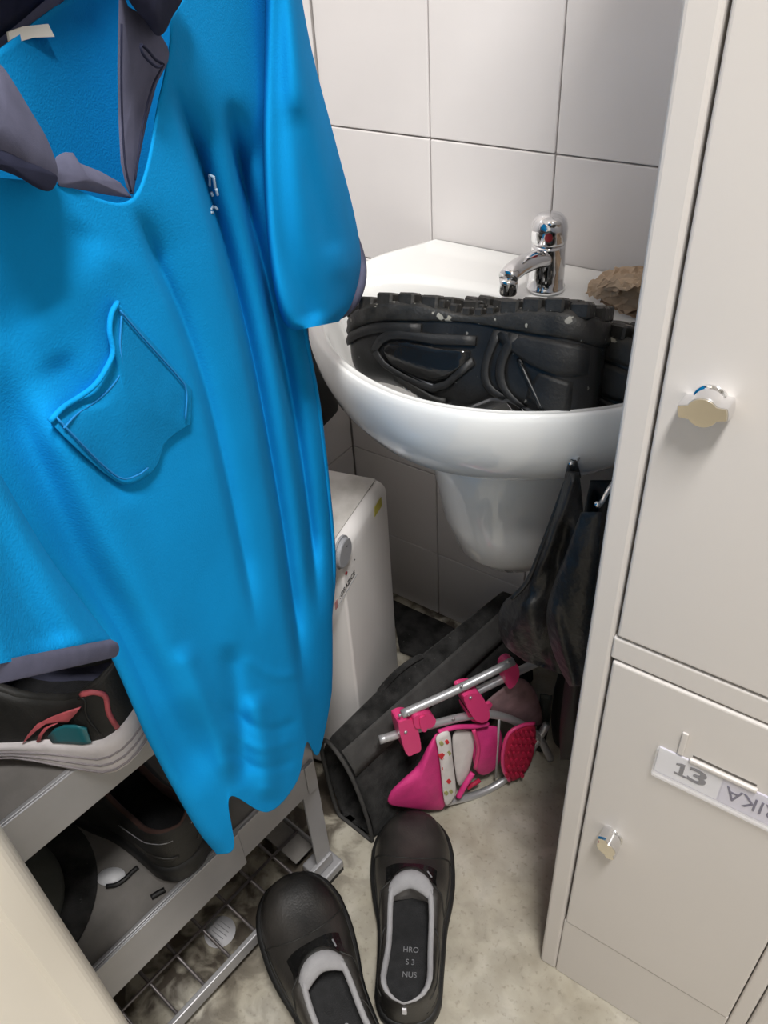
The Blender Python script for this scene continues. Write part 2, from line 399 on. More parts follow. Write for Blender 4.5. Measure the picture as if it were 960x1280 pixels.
# ------------------------------------------------------------------ wash basin
SX = -.447
def sink_outline(n=96):
    """(x, y) outer outline, counter-clockwise from back-right"""
    pts = [(.225, 1.0535), (.266, .965), (.2705, .90), (.262, .825), (.227, .748), (.162, .687), (.083, .647), (0, .632)]
    pts = pts+[(-a, b) for a, b in pts[-2::-1]]
    c = cr(pts, n-16)
    back = [(-.225+.45*k/17, 1.0535) for k in range(1, 17)]
    return np.array([(SX+a, b) for a, b in c]+[(SX+a, b) for a, b in back])
OUT = sink_outline(); NO = len(OUT)
CEN = np.array([SX, .815])
ang = np.arctan2(OUT[:, 1]-CEN[1], OUT[:, 0]-CEN[0])
BOWL = np.where((OUT[:, 1] < CEN[1])[:, None], CEN+(OUT-CEN)*np.array([.925, .905]),
                np.stack([SX+.249*np.sign(np.cos(ang))*np.abs(np.cos(ang))**.8, CEN[1]+.115*np.abs(np.sin(ang))**.8], 1))
def oring(k, z, yback=None):
    p = CEN+(OUT-CEN)*k
    if yback is not None: p[:, 1] = np.where(OUT[:, 1] > 1.05, 1.0535, p[:, 1])
    return [(a, b, z) for a, b in p]
def bring(k, z, dy=0): 
    p = np.array([SX, .805])+(BOWL-np.array([SX, .805]))*k
    return [(a, b+dy, z) for a, b in p]
def mixr(a, b, t): return [tuple(np.array(p)*(1-t)+np.array(q)*t) for p, q in zip(a, b)]
rimo = oring(1, .83, 1); 
rings = [oring(.34, .690, 1), oring(.52, .694, 1), oring(.68, .704, 1), oring(.82, .724, 1), oring(.915, .750, 1), oring(.975, .780, 1), oring(.997, .803, 1), oring(1, .814, 1),
         oring(.997, .8225, 1), oring(.988, .829, 1), oring(.975, .832, 1), oring(.962, .8315, 1)]
inner = bring(1.0, .829)
rings += [mixr(oring(.955, .829, 1), inner, .35), mixr(oring(.95, .829, 1), inner, .8), inner,
          bring(.975, .825), bring(.955, .812), bring(.92, .79), bring(.86, .764), bring(.74, .738), bring(.5, .718), bring(.2, .710), bring(.07, .708)]
t = thing('wash_basin', 'white ceramic wall basin with half pedestal holding wet shoes', 'sink', (SX, .83, .39))
bs = loft('basin', rings, M_cer, t)
# half pedestal
pr = []
for z, hw, fr in [(.705, .140, .745), (.62, .134, .752), (.54, .126, .768), (.47, .113, .795), (.425, .094, .835), (.398, .062, .89), (.388, .02, .95)]:
    r = []
    for a in np.linspace(0, math.pi, 25):
        r.append((SX+.012+hw*math.cos(a), 1.0535-(1.0535-fr)*math.sin(a)**.75, z+.02*(math.sin(a)-1)*(0 if z > .6 else .3)))
    pr.append(r)
loft('half_pedestal', pr, M_cer, t, smooth=True)
loft('drain', [disc_pts((SX, .805, .7085), (1, 0, 0), (0, 1, 0), .03, .03), disc_pts((SX, .805, .711), (1, 0, 0), (0, 1, 0), .027, .027)], M_chrome, t)
adopt(t)

# tap
tx, ty, tz = -.440, .970, .8315
t = thing('basin_tap', 'chrome single-lever tap on the white basin', 'tap', (tx, ty, tz))
def cyl_rings(c, prof, tilt=(0, 0), n=28):
    return [[(c[0]+r*math.cos(a)+tilt[0]*z, c[1]+r*math.sin(a)+tilt[1]*z, c[2]+z) for a in np.linspace(0, 2*math.pi, n, endpoint=False)] for r, z in prof]
loft('body', cyl_rings((tx, ty, tz), [(.0255, 0), (.0255, .004), (.0235, .006), (.0230, .03), (.0225, .058), (.0215, .062)]), M_chrome, t)
sp = cr([(tx, ty-.01, tz+.045), (tx-.002, ty-.045, tz+.053), (tx-.004, ty-.085, tz+.056), (tx-.005, ty-.103, tz+.052)], 12)
tube('spout', sp, np.linspace(.0150, .0125, 12), M_chrome, t, 16, flat=.8)
loft('aerator', cyl_rings((tx-.005, ty-.099, tz+.030), [(.0105, 0), (.0115, .003), (.0115, .014), (.012, .02)]), M_chrome, t)
hd = loft('lever_head', cyl_rings((tx, ty, tz+.062), [(.0222, .0005), (.0235, .006), (.0235, .020), (.0215, .030), (.016, .036), (.008, .039), (.001, .0395)], (0, -.05)), M_chrome, t)
lv = cr([(tx+.002, ty-.004, tz+.090), (tx+.012, ty-.020, tz+.097), (tx+.022, ty-.034, tz+.0995)], 8)
tube('lever', lv, [.0125, .013, .0125, .012, .0115, .011, .0105, .008], M_chrome, hd, 14, flat=.5)
dn = ray(690, 288); dn = -dn/np.linalg.norm(dn); dn[2] = 0; dn /= np.linalg.norm(dn)
cpt = np.array([tx, ty-.0015, tz+.077])+dn*.0232; uu = np.cross((0, 0, 1), dn)
loft('hot_cold_mark', [disc_pts(cpt, uu, (0, 0, 1), .0052, .0062, 14), disc_pts(cpt+dn*.0012, uu, (0, 0, 1), .0046, .0056, 14)], M_redl, hd)
adopt(t)

# crumpled kraft paper on the basin deck
def crumple(n, pts, m, parent, seed, amp=.006, th=.0008):
    """pts: rows of 3D control points -> creased sheet"""
    rg = np.random.default_rng(seed); A = np.array(pts, float); nr, nc2 = 13, 13
    B = np.array([cr(r, nc2) for r in A]); G_ = np.array([cr(B[:, j], nr) for j in range(nc2)]).transpose(1, 0, 2)
    G_ = G_+rg.uniform(-amp, amp, G_.shape)*np.array([.5, .5, 1]); G_[..., 2] = np.maximum(G_[..., 2], .8345)
    V = G_.reshape(-1, 3); F = []
    for q in grid_faces(nr, nc2):
        F += [(q[0], q[1], q[2]), (q[0], q[2], q[3])] if rg.random() < .5 else [(q[0], q[1], q[3]), (q[1], q[2], q[3])]
    o = mesh(n, V, F, m, parent, False); o.modifiers.new('thick', 'SOLIDIFY').thickness = th
    return o
pp = thing('paper_wrapper', 'crumpled brown paper lying on the basin beside the tap', 'paper', (-.33, .97, .8335))
Zp = lambda x, y, z: at_z(x, y, z)
crumple('sheet', [[Zp(733, 368, .838), Zp(738, 352, .85), Zp(750, 342, .858), Zp(762, 338, .860)],
                  [Zp(742, 372, .838), Zp(755, 358, .862), Zp(772, 346, .875), Zp(785, 340, .870)],
                  [Zp(760, 380, .838), Zp(775, 368, .862), Zp(796, 356, .880), Zp(812, 348, .872)],
                  [Zp(780, 392, .837), Zp(798, 384, .850), Zp(815, 372, .865), Zp(830, 362, .860)]], M_kraft, pp, 3, .0035)
crumple('folded_flap', [[Zp(752, 352, .868), Zp(768, 336, .885), Zp(790, 332, .888), Zp(812, 334, .880)],
                  [Zp(748, 360, .860), Zp(770, 348, .882), Zp(796, 342, .888), Zp(818, 342, .880)],
                  [Zp(768, 366, .862), Zp(784, 362, .880), Zp(802, 356, .884), Zp(822, 352, .876)]], M_kraft, pp, 5, .003)
crumple('under_fold', [[Zp(750, 378, .836), Zp(765, 384, .838), Zp(782, 392, .838), Zp(800, 400, .838)],
                  [Zp(752, 372, .840), Zp(770, 376, .843), Zp(788, 384, .843), Zp(806, 390, .843)]], mat('brown_paper_inside', (.20, .13, .08), .85, var=.2, vscale=40), pp, 6, .002)
adopt(pp)

# ------------------------------------------------------------------ heater on the left wall
t = thing('heater', 'white electric heater with grey dial under the basin', 'heater', (-.69, .70, 0))
hd_ = np.array([.235, -.972]); hd_ /= np.linalg.norm(hd_); hn = np.array([-hd_[1], hd_[0], 0])          # along the front / out of the front
HA = np.array([-.606, .806, 0]); MH = frame(HA, hn, (-hd_[0], -hd_[1], 0), (0, 0, 1))                 # local: x out, y to the far end
pf = [(-.225, .015), (-.008, .015), (0, .024), (0, .515)]+[(-.018+.018*math.cos(a), .530+.020*math.sin(a)) for a in np.linspace(.2, 1.4, 6)]+[(-.03, .551), (-.225, .551)]
hb = prism('body', [MH @ Vector((a, -.175, b)) for a, b in pf], np.array(MH.to_3x3() @ Vector((0, .175, 0))), M_heater, t, .005, True, 3)
prism('top_plate', [MH @ Vector(p) for p in [(-.222, -.171, .551), (-.020, -.171, .551), (-.016, -.004, .551), (-.222, -.004, .551)]], (0, 0, .0015), M_heatop, t)
for yy in (-.15, -.03):
    box('foot', (-.20, yy-.015, 0), (-.03, yy+.015, .0152), M_rubber, t, .002, 2, MH)
hy = (-hd_[0], -hd_[1], 0)
on_h = lambda x, y: at_plane(x, y, HA, hn)
c = on_h(425, 690)
kn = loft('dial', [disc_pts(c+hn*d, hy, (0, 0, 1), r, r, 32) for d, r in [(0, .0245), (.003, .0245), (.0032, .022), (.008, .0215), (.009, .020)]], M_knobg, t, smooth=False)
for px_, py_ in ((426, 681), (436, 698)):
    q = on_h(px_, py_); loft('dial_dot', [disc_pts(q+hn*(.009+d), hy, (0, 0, 1), .0012, .0012, 8) for d in (0, .0006)], M_dark, kn)
c2 = on_h(432.5, 716.5); loft('indicator', [disc_pts(c2+hn*d, hy, (0, 0, 1), .003, .003, 12) for d in (0, .001)], M_redl, t)
c3 = on_h(436, 727)
text_mesh('brand_text', '·:ORAZICE', frame(c3+hn*.0006-np.array(hy)*.008, hy, (0, 0, 1), hn), .0125, M_dark, t, 0, .0002)
box('text_line', (0, -.045, -.0105), (.0006, .028, -.0098), M_knobg, t, 0, 1, frame(c3, hn, hy, (0, 0, 1)))
box('brand_mark', (0, -.05, -.010), (.0006, -.042, .004), mat('pale_red_print', (.55, .25, .25), .6, var=.1), t, 0, 1, frame(c3, hn, hy, (0, 0, 1)))
st = [on_h(*p) for p in [(468, 634), (476, 621), (477, 632), (468, 646)]]
prism('sticker', [p+hn*.0002 for p in st], hn*.0006, M_yel, t)
adopt(t)

# black pouch hanging on a wall knob left of the basin
kp = at_x(390, 412, XL+.035)
t = thing('wall_hook', 'black round coat knob on the left wall beside the basin', 'hook', tuple(at_x(390, 412, XL)))
q = np.array([XL, kp[1], kp[2]])
loft('knob', [disc_pts(q+np.array([d, 0, 0]), (0, 1, 0), (0, 0, 1), r, r, 18) for d, r in [(0, .012), (.004, .012), (.006, .006), (.022, .006), (.026, .013), (.034, .015), (.040, .011), (.042, .003)]], M_rubber, t)
adopt(t)
rr = []
for z, hy, hx in [(0, .010, .008), (-.02, .02, .012), (-.06, .05, .018), (-.12, .075, .022), (-.17, .07, .016), (-.182, .03, .006)]:
    rr.append([(XL+.0245+hx*math.cos(a)*.9, q[1]-.014+hy*math.sin(a), q[2]-.014+z) for a in np.linspace(0, 2*math.pi, 20, endpoint=False)])
tag(loft('hanging_pouch', rr, M_nylon), 'black cloth pouch hanging from the wall knob beside the basin', 'pouch')

# ------------------------------------------------------------------ shoe rack
KX = .1
F0 = np.array([-.517, .453]); UU = np.array([KX, 1])/math.hypot(KX, 1); WW = np.array([-UU[1], UU[0]])   # along the front / into the rack
RL, RD = .76, .285
MR = frame((F0[0]+UU[0]*.018, F0[1]+UU[1]*.018, 0), (-UU[0], -UU[1], 0), (WW[0], WW[1], 0), (0, 0, 1))   # local: x toward camera, y into rack
rack = thing('shoe_rack', 'grey steel shoe rack with solid shelves and a wire bottom tier', 'rack', tuple(MR.translation))
def rbox(n, lo, hi, m, p=rack, bev=.0015): return box(n, lo, hi, m, p, bev, 2, MR)
for X in (0, RL-.03):
    for Y in (0, RD-.03):
        ys = 1 if Y == 0 else -1; y0 = Y if Y == 0 else Y+.03
        xs = 1 if X == 0 else -1; x0 = X if X == 0 else X+.03
        pl = [(x0, y0), (x0+xs*.030, y0), (x0+xs*.030, y0+ys*.003), (x0+xs*.004, y0+ys*.003), (x0+xs*.004, y0+ys*.032), (x0, y0+ys*.032)]
        po = prism('post', [MR @ Vector((a, b, .026)) for a, b in pl], (0, 0, 1.45-.026), M_steel, rack)
        ft = rbox('foot', (X-.012, Y-.014, .010), (X+.036, Y+.034, .030), M_steel, rack, .003)
        rbox('foot_pad', (X-.011, Y-.013, 0), (X+.035, Y+.033, .0099), M_rubber, ft, .001)
def shelf(z, lip=.058):
    s = rbox('shelf', (.004, .0, z-.003), (RL-.004, RD, z), M_shelf, rack, .0008)
    rbox('shelf_lip', (.004, -.004, z-lip), (RL-.004, -.001, z+.005), M_steel, s, .001)
    rbox('shelf_lip', (.004, -.001, z-.001), (RL-.004, .004, z+.005), M_steel, s, .001)
    rbox('shelf_lip', (.001, .004, z-lip*.6), (.0035, RD, z+.004), M_steel, s, .001)
    rbox('shelf_lip', (.004, RD, z-lip*.6), (RL-.004, RD+.003, z+.02), M_steel, s, .001)
    return s
shelf(.312); shelf(.620); shelf(.930)
rbox('name_strip', (.004, -.0065, .2545), (.0225, -.0042, .318), M_steel)
rbox('name_strip', (.145, -.0065, .2440), (.60, -.0042, .318), M_steel)
ZW = .048
rbox('bottom_rail', (.0, -.004, ZW-.014), (RL, .004, ZW+.012), M_steel)
rbox('bottom_rail', (.0, RD-.004, ZW-.014), (RL, RD+.004, ZW+.012), M_steel)
rbox('bottom_rail', (.002, .004, ZW-.012), (.006, RD-.004, ZW+.010), M_steel)
rbox('bottom_plate', (.006, .034, ZW-.003), (.046, RD-.034, ZW-.001), M_shelf)
for k in range(14):
    x = .0615+k*.049
    tube('wire', [MR @ Vector((x, .004, ZW)), MR @ Vector((x, RD-.004, ZW))], .0026, M_wire, rack, 8)
for y in (.070, .140, .210):
    tube('wire', [MR @ Vector((.006, y, ZW+.0048)), MR @ Vector((RL-.002, y, ZW+.0048))], .0024, M_wire, rack, 8)
tube('hanging_rail', [MR @ Vector((0, -.006, 1.44)), MR @ Vector((RL, -.006, 1.44))], .010, M_steel, rack, 12)
adopt(rack)
sc = at_z(275, 1165, 0)
st = loft('round_sticker', [disc_pts(sc+np.array([0, 0, z]), (1, 0, 0), (0, 1, 0), .0245, .0245, 28) for z in (.0002, .0009)], M_card)
tag(st, 'round white sticker stuck on the floor under the wire tier', 'sticker')
for k in range(5):
    y = sc[1]-.012+.006*k
    box('print_line', (sc[0]-.014+.002*abs(k-2), y, .00092), (sc[0]+.014-.002*abs(k-2), y+.0012, .0011), M_knobg, st, 0)

# ------------------------------------------------------------------ shoes
def shoe(name, label, cat, M, P, group=None):
    """local: x heel->toe, y to the left, z up. M places it."""
    L, W = P['L'], P['W']; side = P.get('side', 1)
    ts = np.array([0, .006, .02, .045, .08, .12, .17, .23, .29, .35, .41, .455, .49, .515, .54, .57, .61, .66, .71, .76, .81, .86, .90, .935, .962, .982, .994, 1])
    hw = ci([0, .006, .02, .06, .12, .25, .42, .58, .70, .80, .90, .96, .982, 1], np.array([0, .22, .40, .59, .69, .71, .76, .92, .99, .98, .84, .60, .42, 0])*P.get('wf', 1), ts)*W/2
    hw = np.array(hw); hw[0] = hw[-1] = 0
    cy = side*W*ci([0, .3, .6, .85, 1], [0, -.01, .02, .05, .05], ts)
    spring = P.get('spring', .018)*np.clip((ts-.70)/.30, 0, 1)**2 + P.get('hspring', 0)*np.clip((.14-ts)/.14, 0, 1)**2
    arch = P.get('arch', 0)*np.exp(-((ts-.42)/.12)**2)
    zs = ci(P['sole_t'], P['sole_z'], ts)
    H = ci(P['H_t'], P['H_z'], ts)
    o = ci([0, .012, .035, .08, .16, .28, .40, P['open']-.04, P['open']], np.array([0, .50, .74, .80, .78, .72, .70, .58, 0]), ts)*hw*P.get('of', 1)
    o[0] = 0
    root = thing(name, label, cat, (0, 0, 0), group)
    T = lambda x, y, z: np.array(M @ Vector((x, y, z)))
    X = ts*L
    K = 9
    # upper
    rows = []
    for i in range(len(ts)):
        row = []
        for sgn in (1, -1):
            pts = []
            for k in range(K+1):
                a = k/K*math.pi/2
                y = o[i]+(hw[i]*.985-o[i])*max(0, math.cos(a))**P.get('pw', .62); z = zs[i]-.004+(H[i]-zs[i]+.004)*math.sin(a)**.95
                pts.append(T(X[i], cy[i]+sgn*y, z+spring[i]))
            row += pts if sgn == 1 else pts[::-1]
        rows.append(row)
    nc = 2*(K+1); V = [p for r in rows for p in r]; F = []
    for i in range(len(ts)-1):
        for j in range(nc-1):
            if j == K and (o[i] > 1e-5 or o[i+1] > 1e-5) : continue
            F.append((i*nc+j, i*nc+j+1, (i+1)*nc+j+1, (i+1)*nc+j))
    mesh('upper', V, F, P['m_upper'], root, weld=1e-5)
    # collar padding and lining
    idx = [i for i in range(len(ts)) if o[i] > 1e-5 or i == 0 or (i > 0 and o[i-1] > 1e-5 and ts[i] <= P['open']+.05)]
    zi = lambda i: zs[i]*1.03+.002+spring[i]
    pad = P.get('pad', .007)
    def ringpt(i, sgn, k):
        oo = o[i]; h = H[i]+spring[i]
        seq = [(oo+.0015, h-.003), (oo+.0005, h+.0022), (oo-pad*.5, h+.0035), (oo-pad, h-.0005), (oo-pad*.9, h-.012),
               (oo*.95, zi(i)+(h-zi(i))*.5), (min(hw[i]*.86, oo+.012), zi(i)+.012), (hw[i]*.80, zi(i)+.001)]
        y, z = seq[k]
        y = max(y, 0) if oo > 1e-5 else 0
        return T(X[i]+(.0 if i else pad*.2*k), cy[i]+sgn*y, z)
    # loop round the opening: left side heel->front, then right side front->heel
    loop = [(i, 1) for i in idx]+[(i, -1) for i in idx[::-1][1:-1]]
    def loopmesh(n, ks, m):
        rg = [[ringpt(i, s, k) for i, s in loop] for k in ks]
        return loft(n, rg, m, root, True, False, True)
    loopmesh('collar', range(0, 5), P['m_collar'])
    ln = loopmesh('lining', range(4, 8), P['m_lining'])
    # insole
    ii = [i for i in range(len(ts)) if .02 < ts[i] < .80]
    il = [T(X[i], cy[i]+hw[i]*.84, zi(i)+.0015) for i in ii]+[T(X[i], cy[i]-hw[i]*.84, zi(i)+.0015) for i in ii[::-1]]
    n = len(ii); V = il; F = [(k, k+1, 2*n-2-k, 2*n-1-k) for k in range(n-1)]
    ins = mesh('insole', V, F, P['m_insole'], root)
    if P.get('print'):
        for k in range(3):
            zz = zi(8)+.0026
            text_mesh('insole_print', P['print'][k], frame(T(L*(.20+.055*k), cy[8], zz), np.array(M.to_3x3() @ Vector((0, -1, 0))), np.array(M.to_3x3() @ Vector((1, 0, 0))), np.array(M.to_3x3() @ Vector((0, 0, 1)))), .011, M_print, ins, 0, .0002)
    # sole
    oi = list(range(len(ts)))
    loop = [(i, 1) for i in oi]+[(i, -1) for i in oi[::-1][1:-1]]
    sw = P.get('sole_w', 1.06)
    def srow(kw, fz, dx):
        r = []
        for i, s in loop:
            xx = X[i]+dx*(ts[i]-.5)*2*min(1, abs(ts[i]-.5)*3)
            r.append(T(xx, cy[i]+s*(hw[i]*kw+dx*.4*(hw[i] > 0)), zs[i]*fz+spring[i]+arch[i]*(1-fz)))
        return r
    lev = P.get('sole_lev', [(.93, 0, -.001), (.985, .06, .001), (sw, .3, .0035), (sw*.995, .55, .003), (sw, .8, .004), (1.02, 1.0, .002), (.94, 1.02, -.002)])
    sole = loft('sole', [srow(*q) for q in lev], P['m_sole'], root, True, True, True)
    if P.get('grooves'):
        for fz, kw, dx in P['grooves']:
            r = srow(kw, fz, dx)
            tube('sole_groove', r, .0011, M_groove, sole, 6, True)
    return root, T, dict(ts=ts, hw=hw, cy=cy, zs=zs, H=H, X=X, spring=spring, o=o, arch=arch, sole=sole)
def surf(T, D, t, sgn, a):
    """a point on the outside of the upper: a = 0 at the sole, 1 at the top line"""
    g = lambda k: float(np.interp(t, D['ts'], D[k]))
    aa = min(1, max(0, a))*math.pi/2; y = g('o')+(g('hw')*.985-g('o'))*max(0, math.cos(aa))**.62; z = g('zs')+(g('H')-g('zs'))*max(0, math.sin(aa))**.95
    return np.array(T(g('X'), g('cy')+sgn*y, z+g('spring')))
def seam(n, T, D, pts, sgn, m, root, r=.0011, out=.0):
    c = cr(pts, 14)
    return tube(n, [surf(T, D, p[0], sgn, p[1]) for p in c], r, m, root, 6)
def surf_panel(n, root, T, D, sgn, rows, m, lift=.0018, nu=10, nv=7):
    A = cr([list(a)+list(b) for a, b in rows], nu); out = []
    g = lambda k, t: float(np.interp(t, D['ts'], D[k]))
    for t0, a0, t1, a1 in A:
        r = []
        for k in range(nv):
            t_, a_ = t0+(t1-t0)*k/(nv-1), a0+(a1-a0)*k/(nv-1); a_ = min(.96, max(.02, a_)); t_ = min(.985, max(.01, t_))
            p = surf(T, D, t_, sgn, a_)
            n_ = np.cross(surf(T, D, t_+.012, sgn, a_)-surf(T, D, t_-.012, sgn, a_), surf(T, D, t_, sgn, a_+.03)-surf(T, D, t_, sgn, a_-.02))
            n_ /= max(1e-9, np.linalg.norm(n_))
            if n_ @ (p-np.array(T(g('X', t_), g('cy', t_), g('zs', t_)))) < 0: n_ = -n_
            e = min(1, k*2/(nv-1), 2-k*2/(nv-1))
            r.append(p+n_*lift*(.45+.55*e))
        out.append(r)
    o = loft(n, out, m, root, False, False); md = o.modifiers.new('thick', 'SOLIDIFY'); md.thickness = lift*1.6; md.offset = 0
    return o
def pose(heel, toe, z, up=(0, 0, 1)):
    x = np.array([toe[0]-heel[0], toe[1]-heel[1], toe[2]-heel[2] if len(toe) > 2 else 0.0]); x /= np.linalg.norm(x)
    u = np.array(up, float); y = np.cross(u, x); y /= np.linalg.norm(y); u = np.cross(x, y)
    return frame((heel[0], heel[1], z), x, y, u)

work = dict(L=.315, W=.128, sole_t=[0, .3, .45, .7, 1], sole_z=[.030, .030, .022, .020, .018], H_t=[0, .05, .18, .32, .46, .54, .64, .78, .90, .97, 1],
            H_z=[.098, .099, .084, .074, .082, .090, .080, .070, .063, .050, .028], open=.55, m_upper=M_black, m_collar=M_lining, m_lining=M_lining2, m_insole=M_insole, m_sole=M_rubber, pad=.007, of=1.0)
def work_shoe(label, heel, toe, side, group):
    P = dict(work, side=side, print=['NUS', 'S 3', 'HRO'])
    root, T, D = shoe('slip_on_shoe', label, 'shoe', pose(heel if len(heel) > 2 else (*heel, 0), toe if len(toe) > 2 else (*toe, 0), 0.0005), P, group)
    # padded tongue: crescent across the front of the opening
    c = []
    for y in np.linspace(-1, 1, 13):
        g = lambda k, t: float(np.interp(t, D['ts'], D[k]))
        tt = .555-.075*y*y
        c.append(T(tt*P['L'], g('cy', .5)+y*.036, .095-.018*y*y))
    tube('tongue', c, [.004, .008, .0105, .0125, .0135, .014, .014, .014, .0135, .0125, .0105, .008, .004], M_lining, root, 12, flat=.62)
    c2 = [p+np.array(T(.012, 0, .001))-np.array(T(0, 0, 0)) for p in c]
    tube('tongue_edge', c2, [.003, .005, .006, .007, .007, .007, .007, .007, .007, .007, .006, .005, .003], M_blackm, root, 8, flat=.7)
    # glossy instep patch
    pr = [[surf(T, D, .60+.02*a, 1, .78+.0*a) for a in (0,)]]
    rows = []
    for t_ in np.linspace(.565, .655, 8):
        row = []
        for y in np.linspace(-1, 1, 12):
            k = 1-.45*y*y if True else 1
            sg = 1 if y >= 0 else -1
            p = surf(T, D, t_-.02*y*y, sg, 1-.34*abs(y)); row.append(p+(np.array(T(0, 0, .0026))-np.array(T(0, 0, 0)))*k)
        rows.append(row)
    loft('instep_patch', rows, M_blackg, root, False, False)
    box('emblem', (-.006, -.0012, 0), (.006, .0012, .0006), M_print, root, .0002, 1, frame(surf(T, D, .60, -1, .80)+(np.array(T(0, 0, .0028))-np.array(T(0, 0, 0))), *(np.array(MM) for MM in ((.9, -.4, 0), (.4, .9, 0), (0, 0, 1)))))
    # seams and toe cap stitching
    for s in (1, -1):
        seam('seam', T, D, [(.76, 0), (.73, .45), (.70, .8), (.69, 1)], s, M_blackm, root)
        seam('seam', T, D, [(.45, .05), (.47, .45), (.53, .7), (.58, .82)], s, M_blackm, root)
        seam('seam', T, D, [(.05, .5), (.15, .55), (.28, .5), (.36, .95)], s, M_blackm, root)
        seam('seam', T, D, [(.03, .15), (.2, .2), (.5, .2), (.74, .2)], s, M_blackm, root, .0009)
    hl = np.array(T(-.0005, 0, .066)); bx_ = (np.array(T(1, 0, 0))-np.array(T(0, 0, 0))); by_ = (np.array(T(0, 1, 0))-np.array(T(0, 0, 0)))
    box('heel_tab', (-.002, -.003, -.006), (.002, .003, .010), M_card, root, .0005, 1, frame(hl+np.array([0, 0, .012]), bx_, by_, (0, 0, 1)))
    return root
work_shoe('black slip-on work shoe on the floor with its toe by the pink pushchair', (-.283, .338), (-.437, .607), 1, 'pair of work shoes on the floor')
work_shoe('black slip-on work shoe on the floor with its toe by the rack foot', (-.268, .238, 0), (-.530, .376, .060), -1, 'pair of work shoes on the floor')

# black shoe on the middle shelf, heel to the front
P = dict(work, L=.262, W=.108, side=1, m_upper=M_blackm, m_collar=mat('brown_black_lining', (.06, .028, .022), .8, var=.2), m_lining=M_insole, m_insole=M_insole, pad=.006,
         H_z=[.104, .105, .090, .080, .094, .104, .088, .070, .060, .046, .028], sole_z=[.034, .034, .028, .024, .020])
root, T, D = shoe('low_shoe', 'matte black low shoe with heel at the front edge of the middle shelf', 'shoe', pose((-.533, .262), (-.80, .282), .3178), P)
for s in (1, -1):
    for a0 in (.52, .60):
        seam('stitching', T, D, [(.012, a0), (.08, a0), (.2, a0-.06), (.34, a0-.12)], s, M_knobg if a0 < .55 else M_blackm, root, .0007)
    seam('heel_ridge', T, D, [(.01, .16), (.10, .20), (.25, .14)], s, M_black, root, .0028)

# running shoe on the upper shelf
P = dict(L=.30, W=.106, side=1, wf=1.0, sole_t=[0, .10, .25, .42, .7, 1], sole_z=[.048, .048, .043, .030, .026, .020], H_t=[0, .05, .18, .32, .46, .54, .64, .78, .90, .97, 1],
         H_z=[.112, .112, .096, .088, .104, .116, .098, .076, .062, .046, .028], open=.55, m_upper=M_blackm, m_collar=M_blackm, m_lining=M_grey, m_insole=M_insole, m_sole=M_mid,
         pad=.008, spring=.022, hspring=.022, arch=.012, sole_w=1.10,
         sole_lev=[(.93, 0, -.001), (1.0, .06, .003), (1.10, .14, .006), (1.09, .28, .0055), (1.105, .34, .0065), (1.08, .50, .005), (1.095, .56, .006), (1.065, .72, .0045), (1.08, .78, .005), (1.03, .98, .003), (.95, 1.02, -.002)])
P['grooves'] = [(.22, 1.105, .0062), (.42, 1.095, .0060), (.62, 1.085, .0055)]
root, T, D = shoe('running_shoe', 'black running shoe with white wavy sole, coral and teal trim on the upper shelf', 'shoe', pose((-.492, .247), (-.765, .135), .6262), P)
S_ = 1
def side_patch(n, tz, m, lift=.0022):
    rows = []
    for (t0, a0), (t1, a1) in tz:
        rows.append([surf(T, D, t0+(t1-t0)*k/6, S_, a0+(a1-a0)*k/6) for k in range(7)])
    nrm = np.array(T(0, 1, .25))-np.array(T(0, 0, 0)); nrm /= np.linalg.norm(nrm)
    rows = [[p+nrm*S_*lift for p in r] for r in rows]
    ob = loft(n, rows, m, root, False, False); ob.modifiers.new('thick', 'SOLIDIFY').thickness = .0016
    return ob
side_patch('coral_swoosh', [((.10, .62), (.16, .40)), ((.17, .62), (.20, .40)), ((.22, .50), (.245, .36)), ((.28, .34), (.29, .22)), ((.33, .14), (.335, .08)), ((.36, .02), (.365, .0))], M_pinkt)
side_patch('coral_swoosh', [((.20, .38), (.225, .34)), ((.24, .28), (.26, .26)), ((.27, .16), (.285, .15)), ((.295, .02), (.31, .02))], M_pinkt, .0024)
side_patch('gel_insert', [((.105, .24), (.11, .02)), ((.14, .33), (.14, .0)), ((.18, .34), (.18, .0)), ((.22, .26), (.22, .0)), ((.255, .12), (.25, .0))], M_teal, .003)
seam('coral_piping', T, D, [(.035, .02), (.04, .25), (.035, .5), (.06, .75), (.10, .97)], S_, M_pinkt, root, .0028)
seam('heel_seam', T, D, [(.08, .02), (.10, .4), (.09, .7), (.11, .9)], S_, M_rubber, root, .0016)

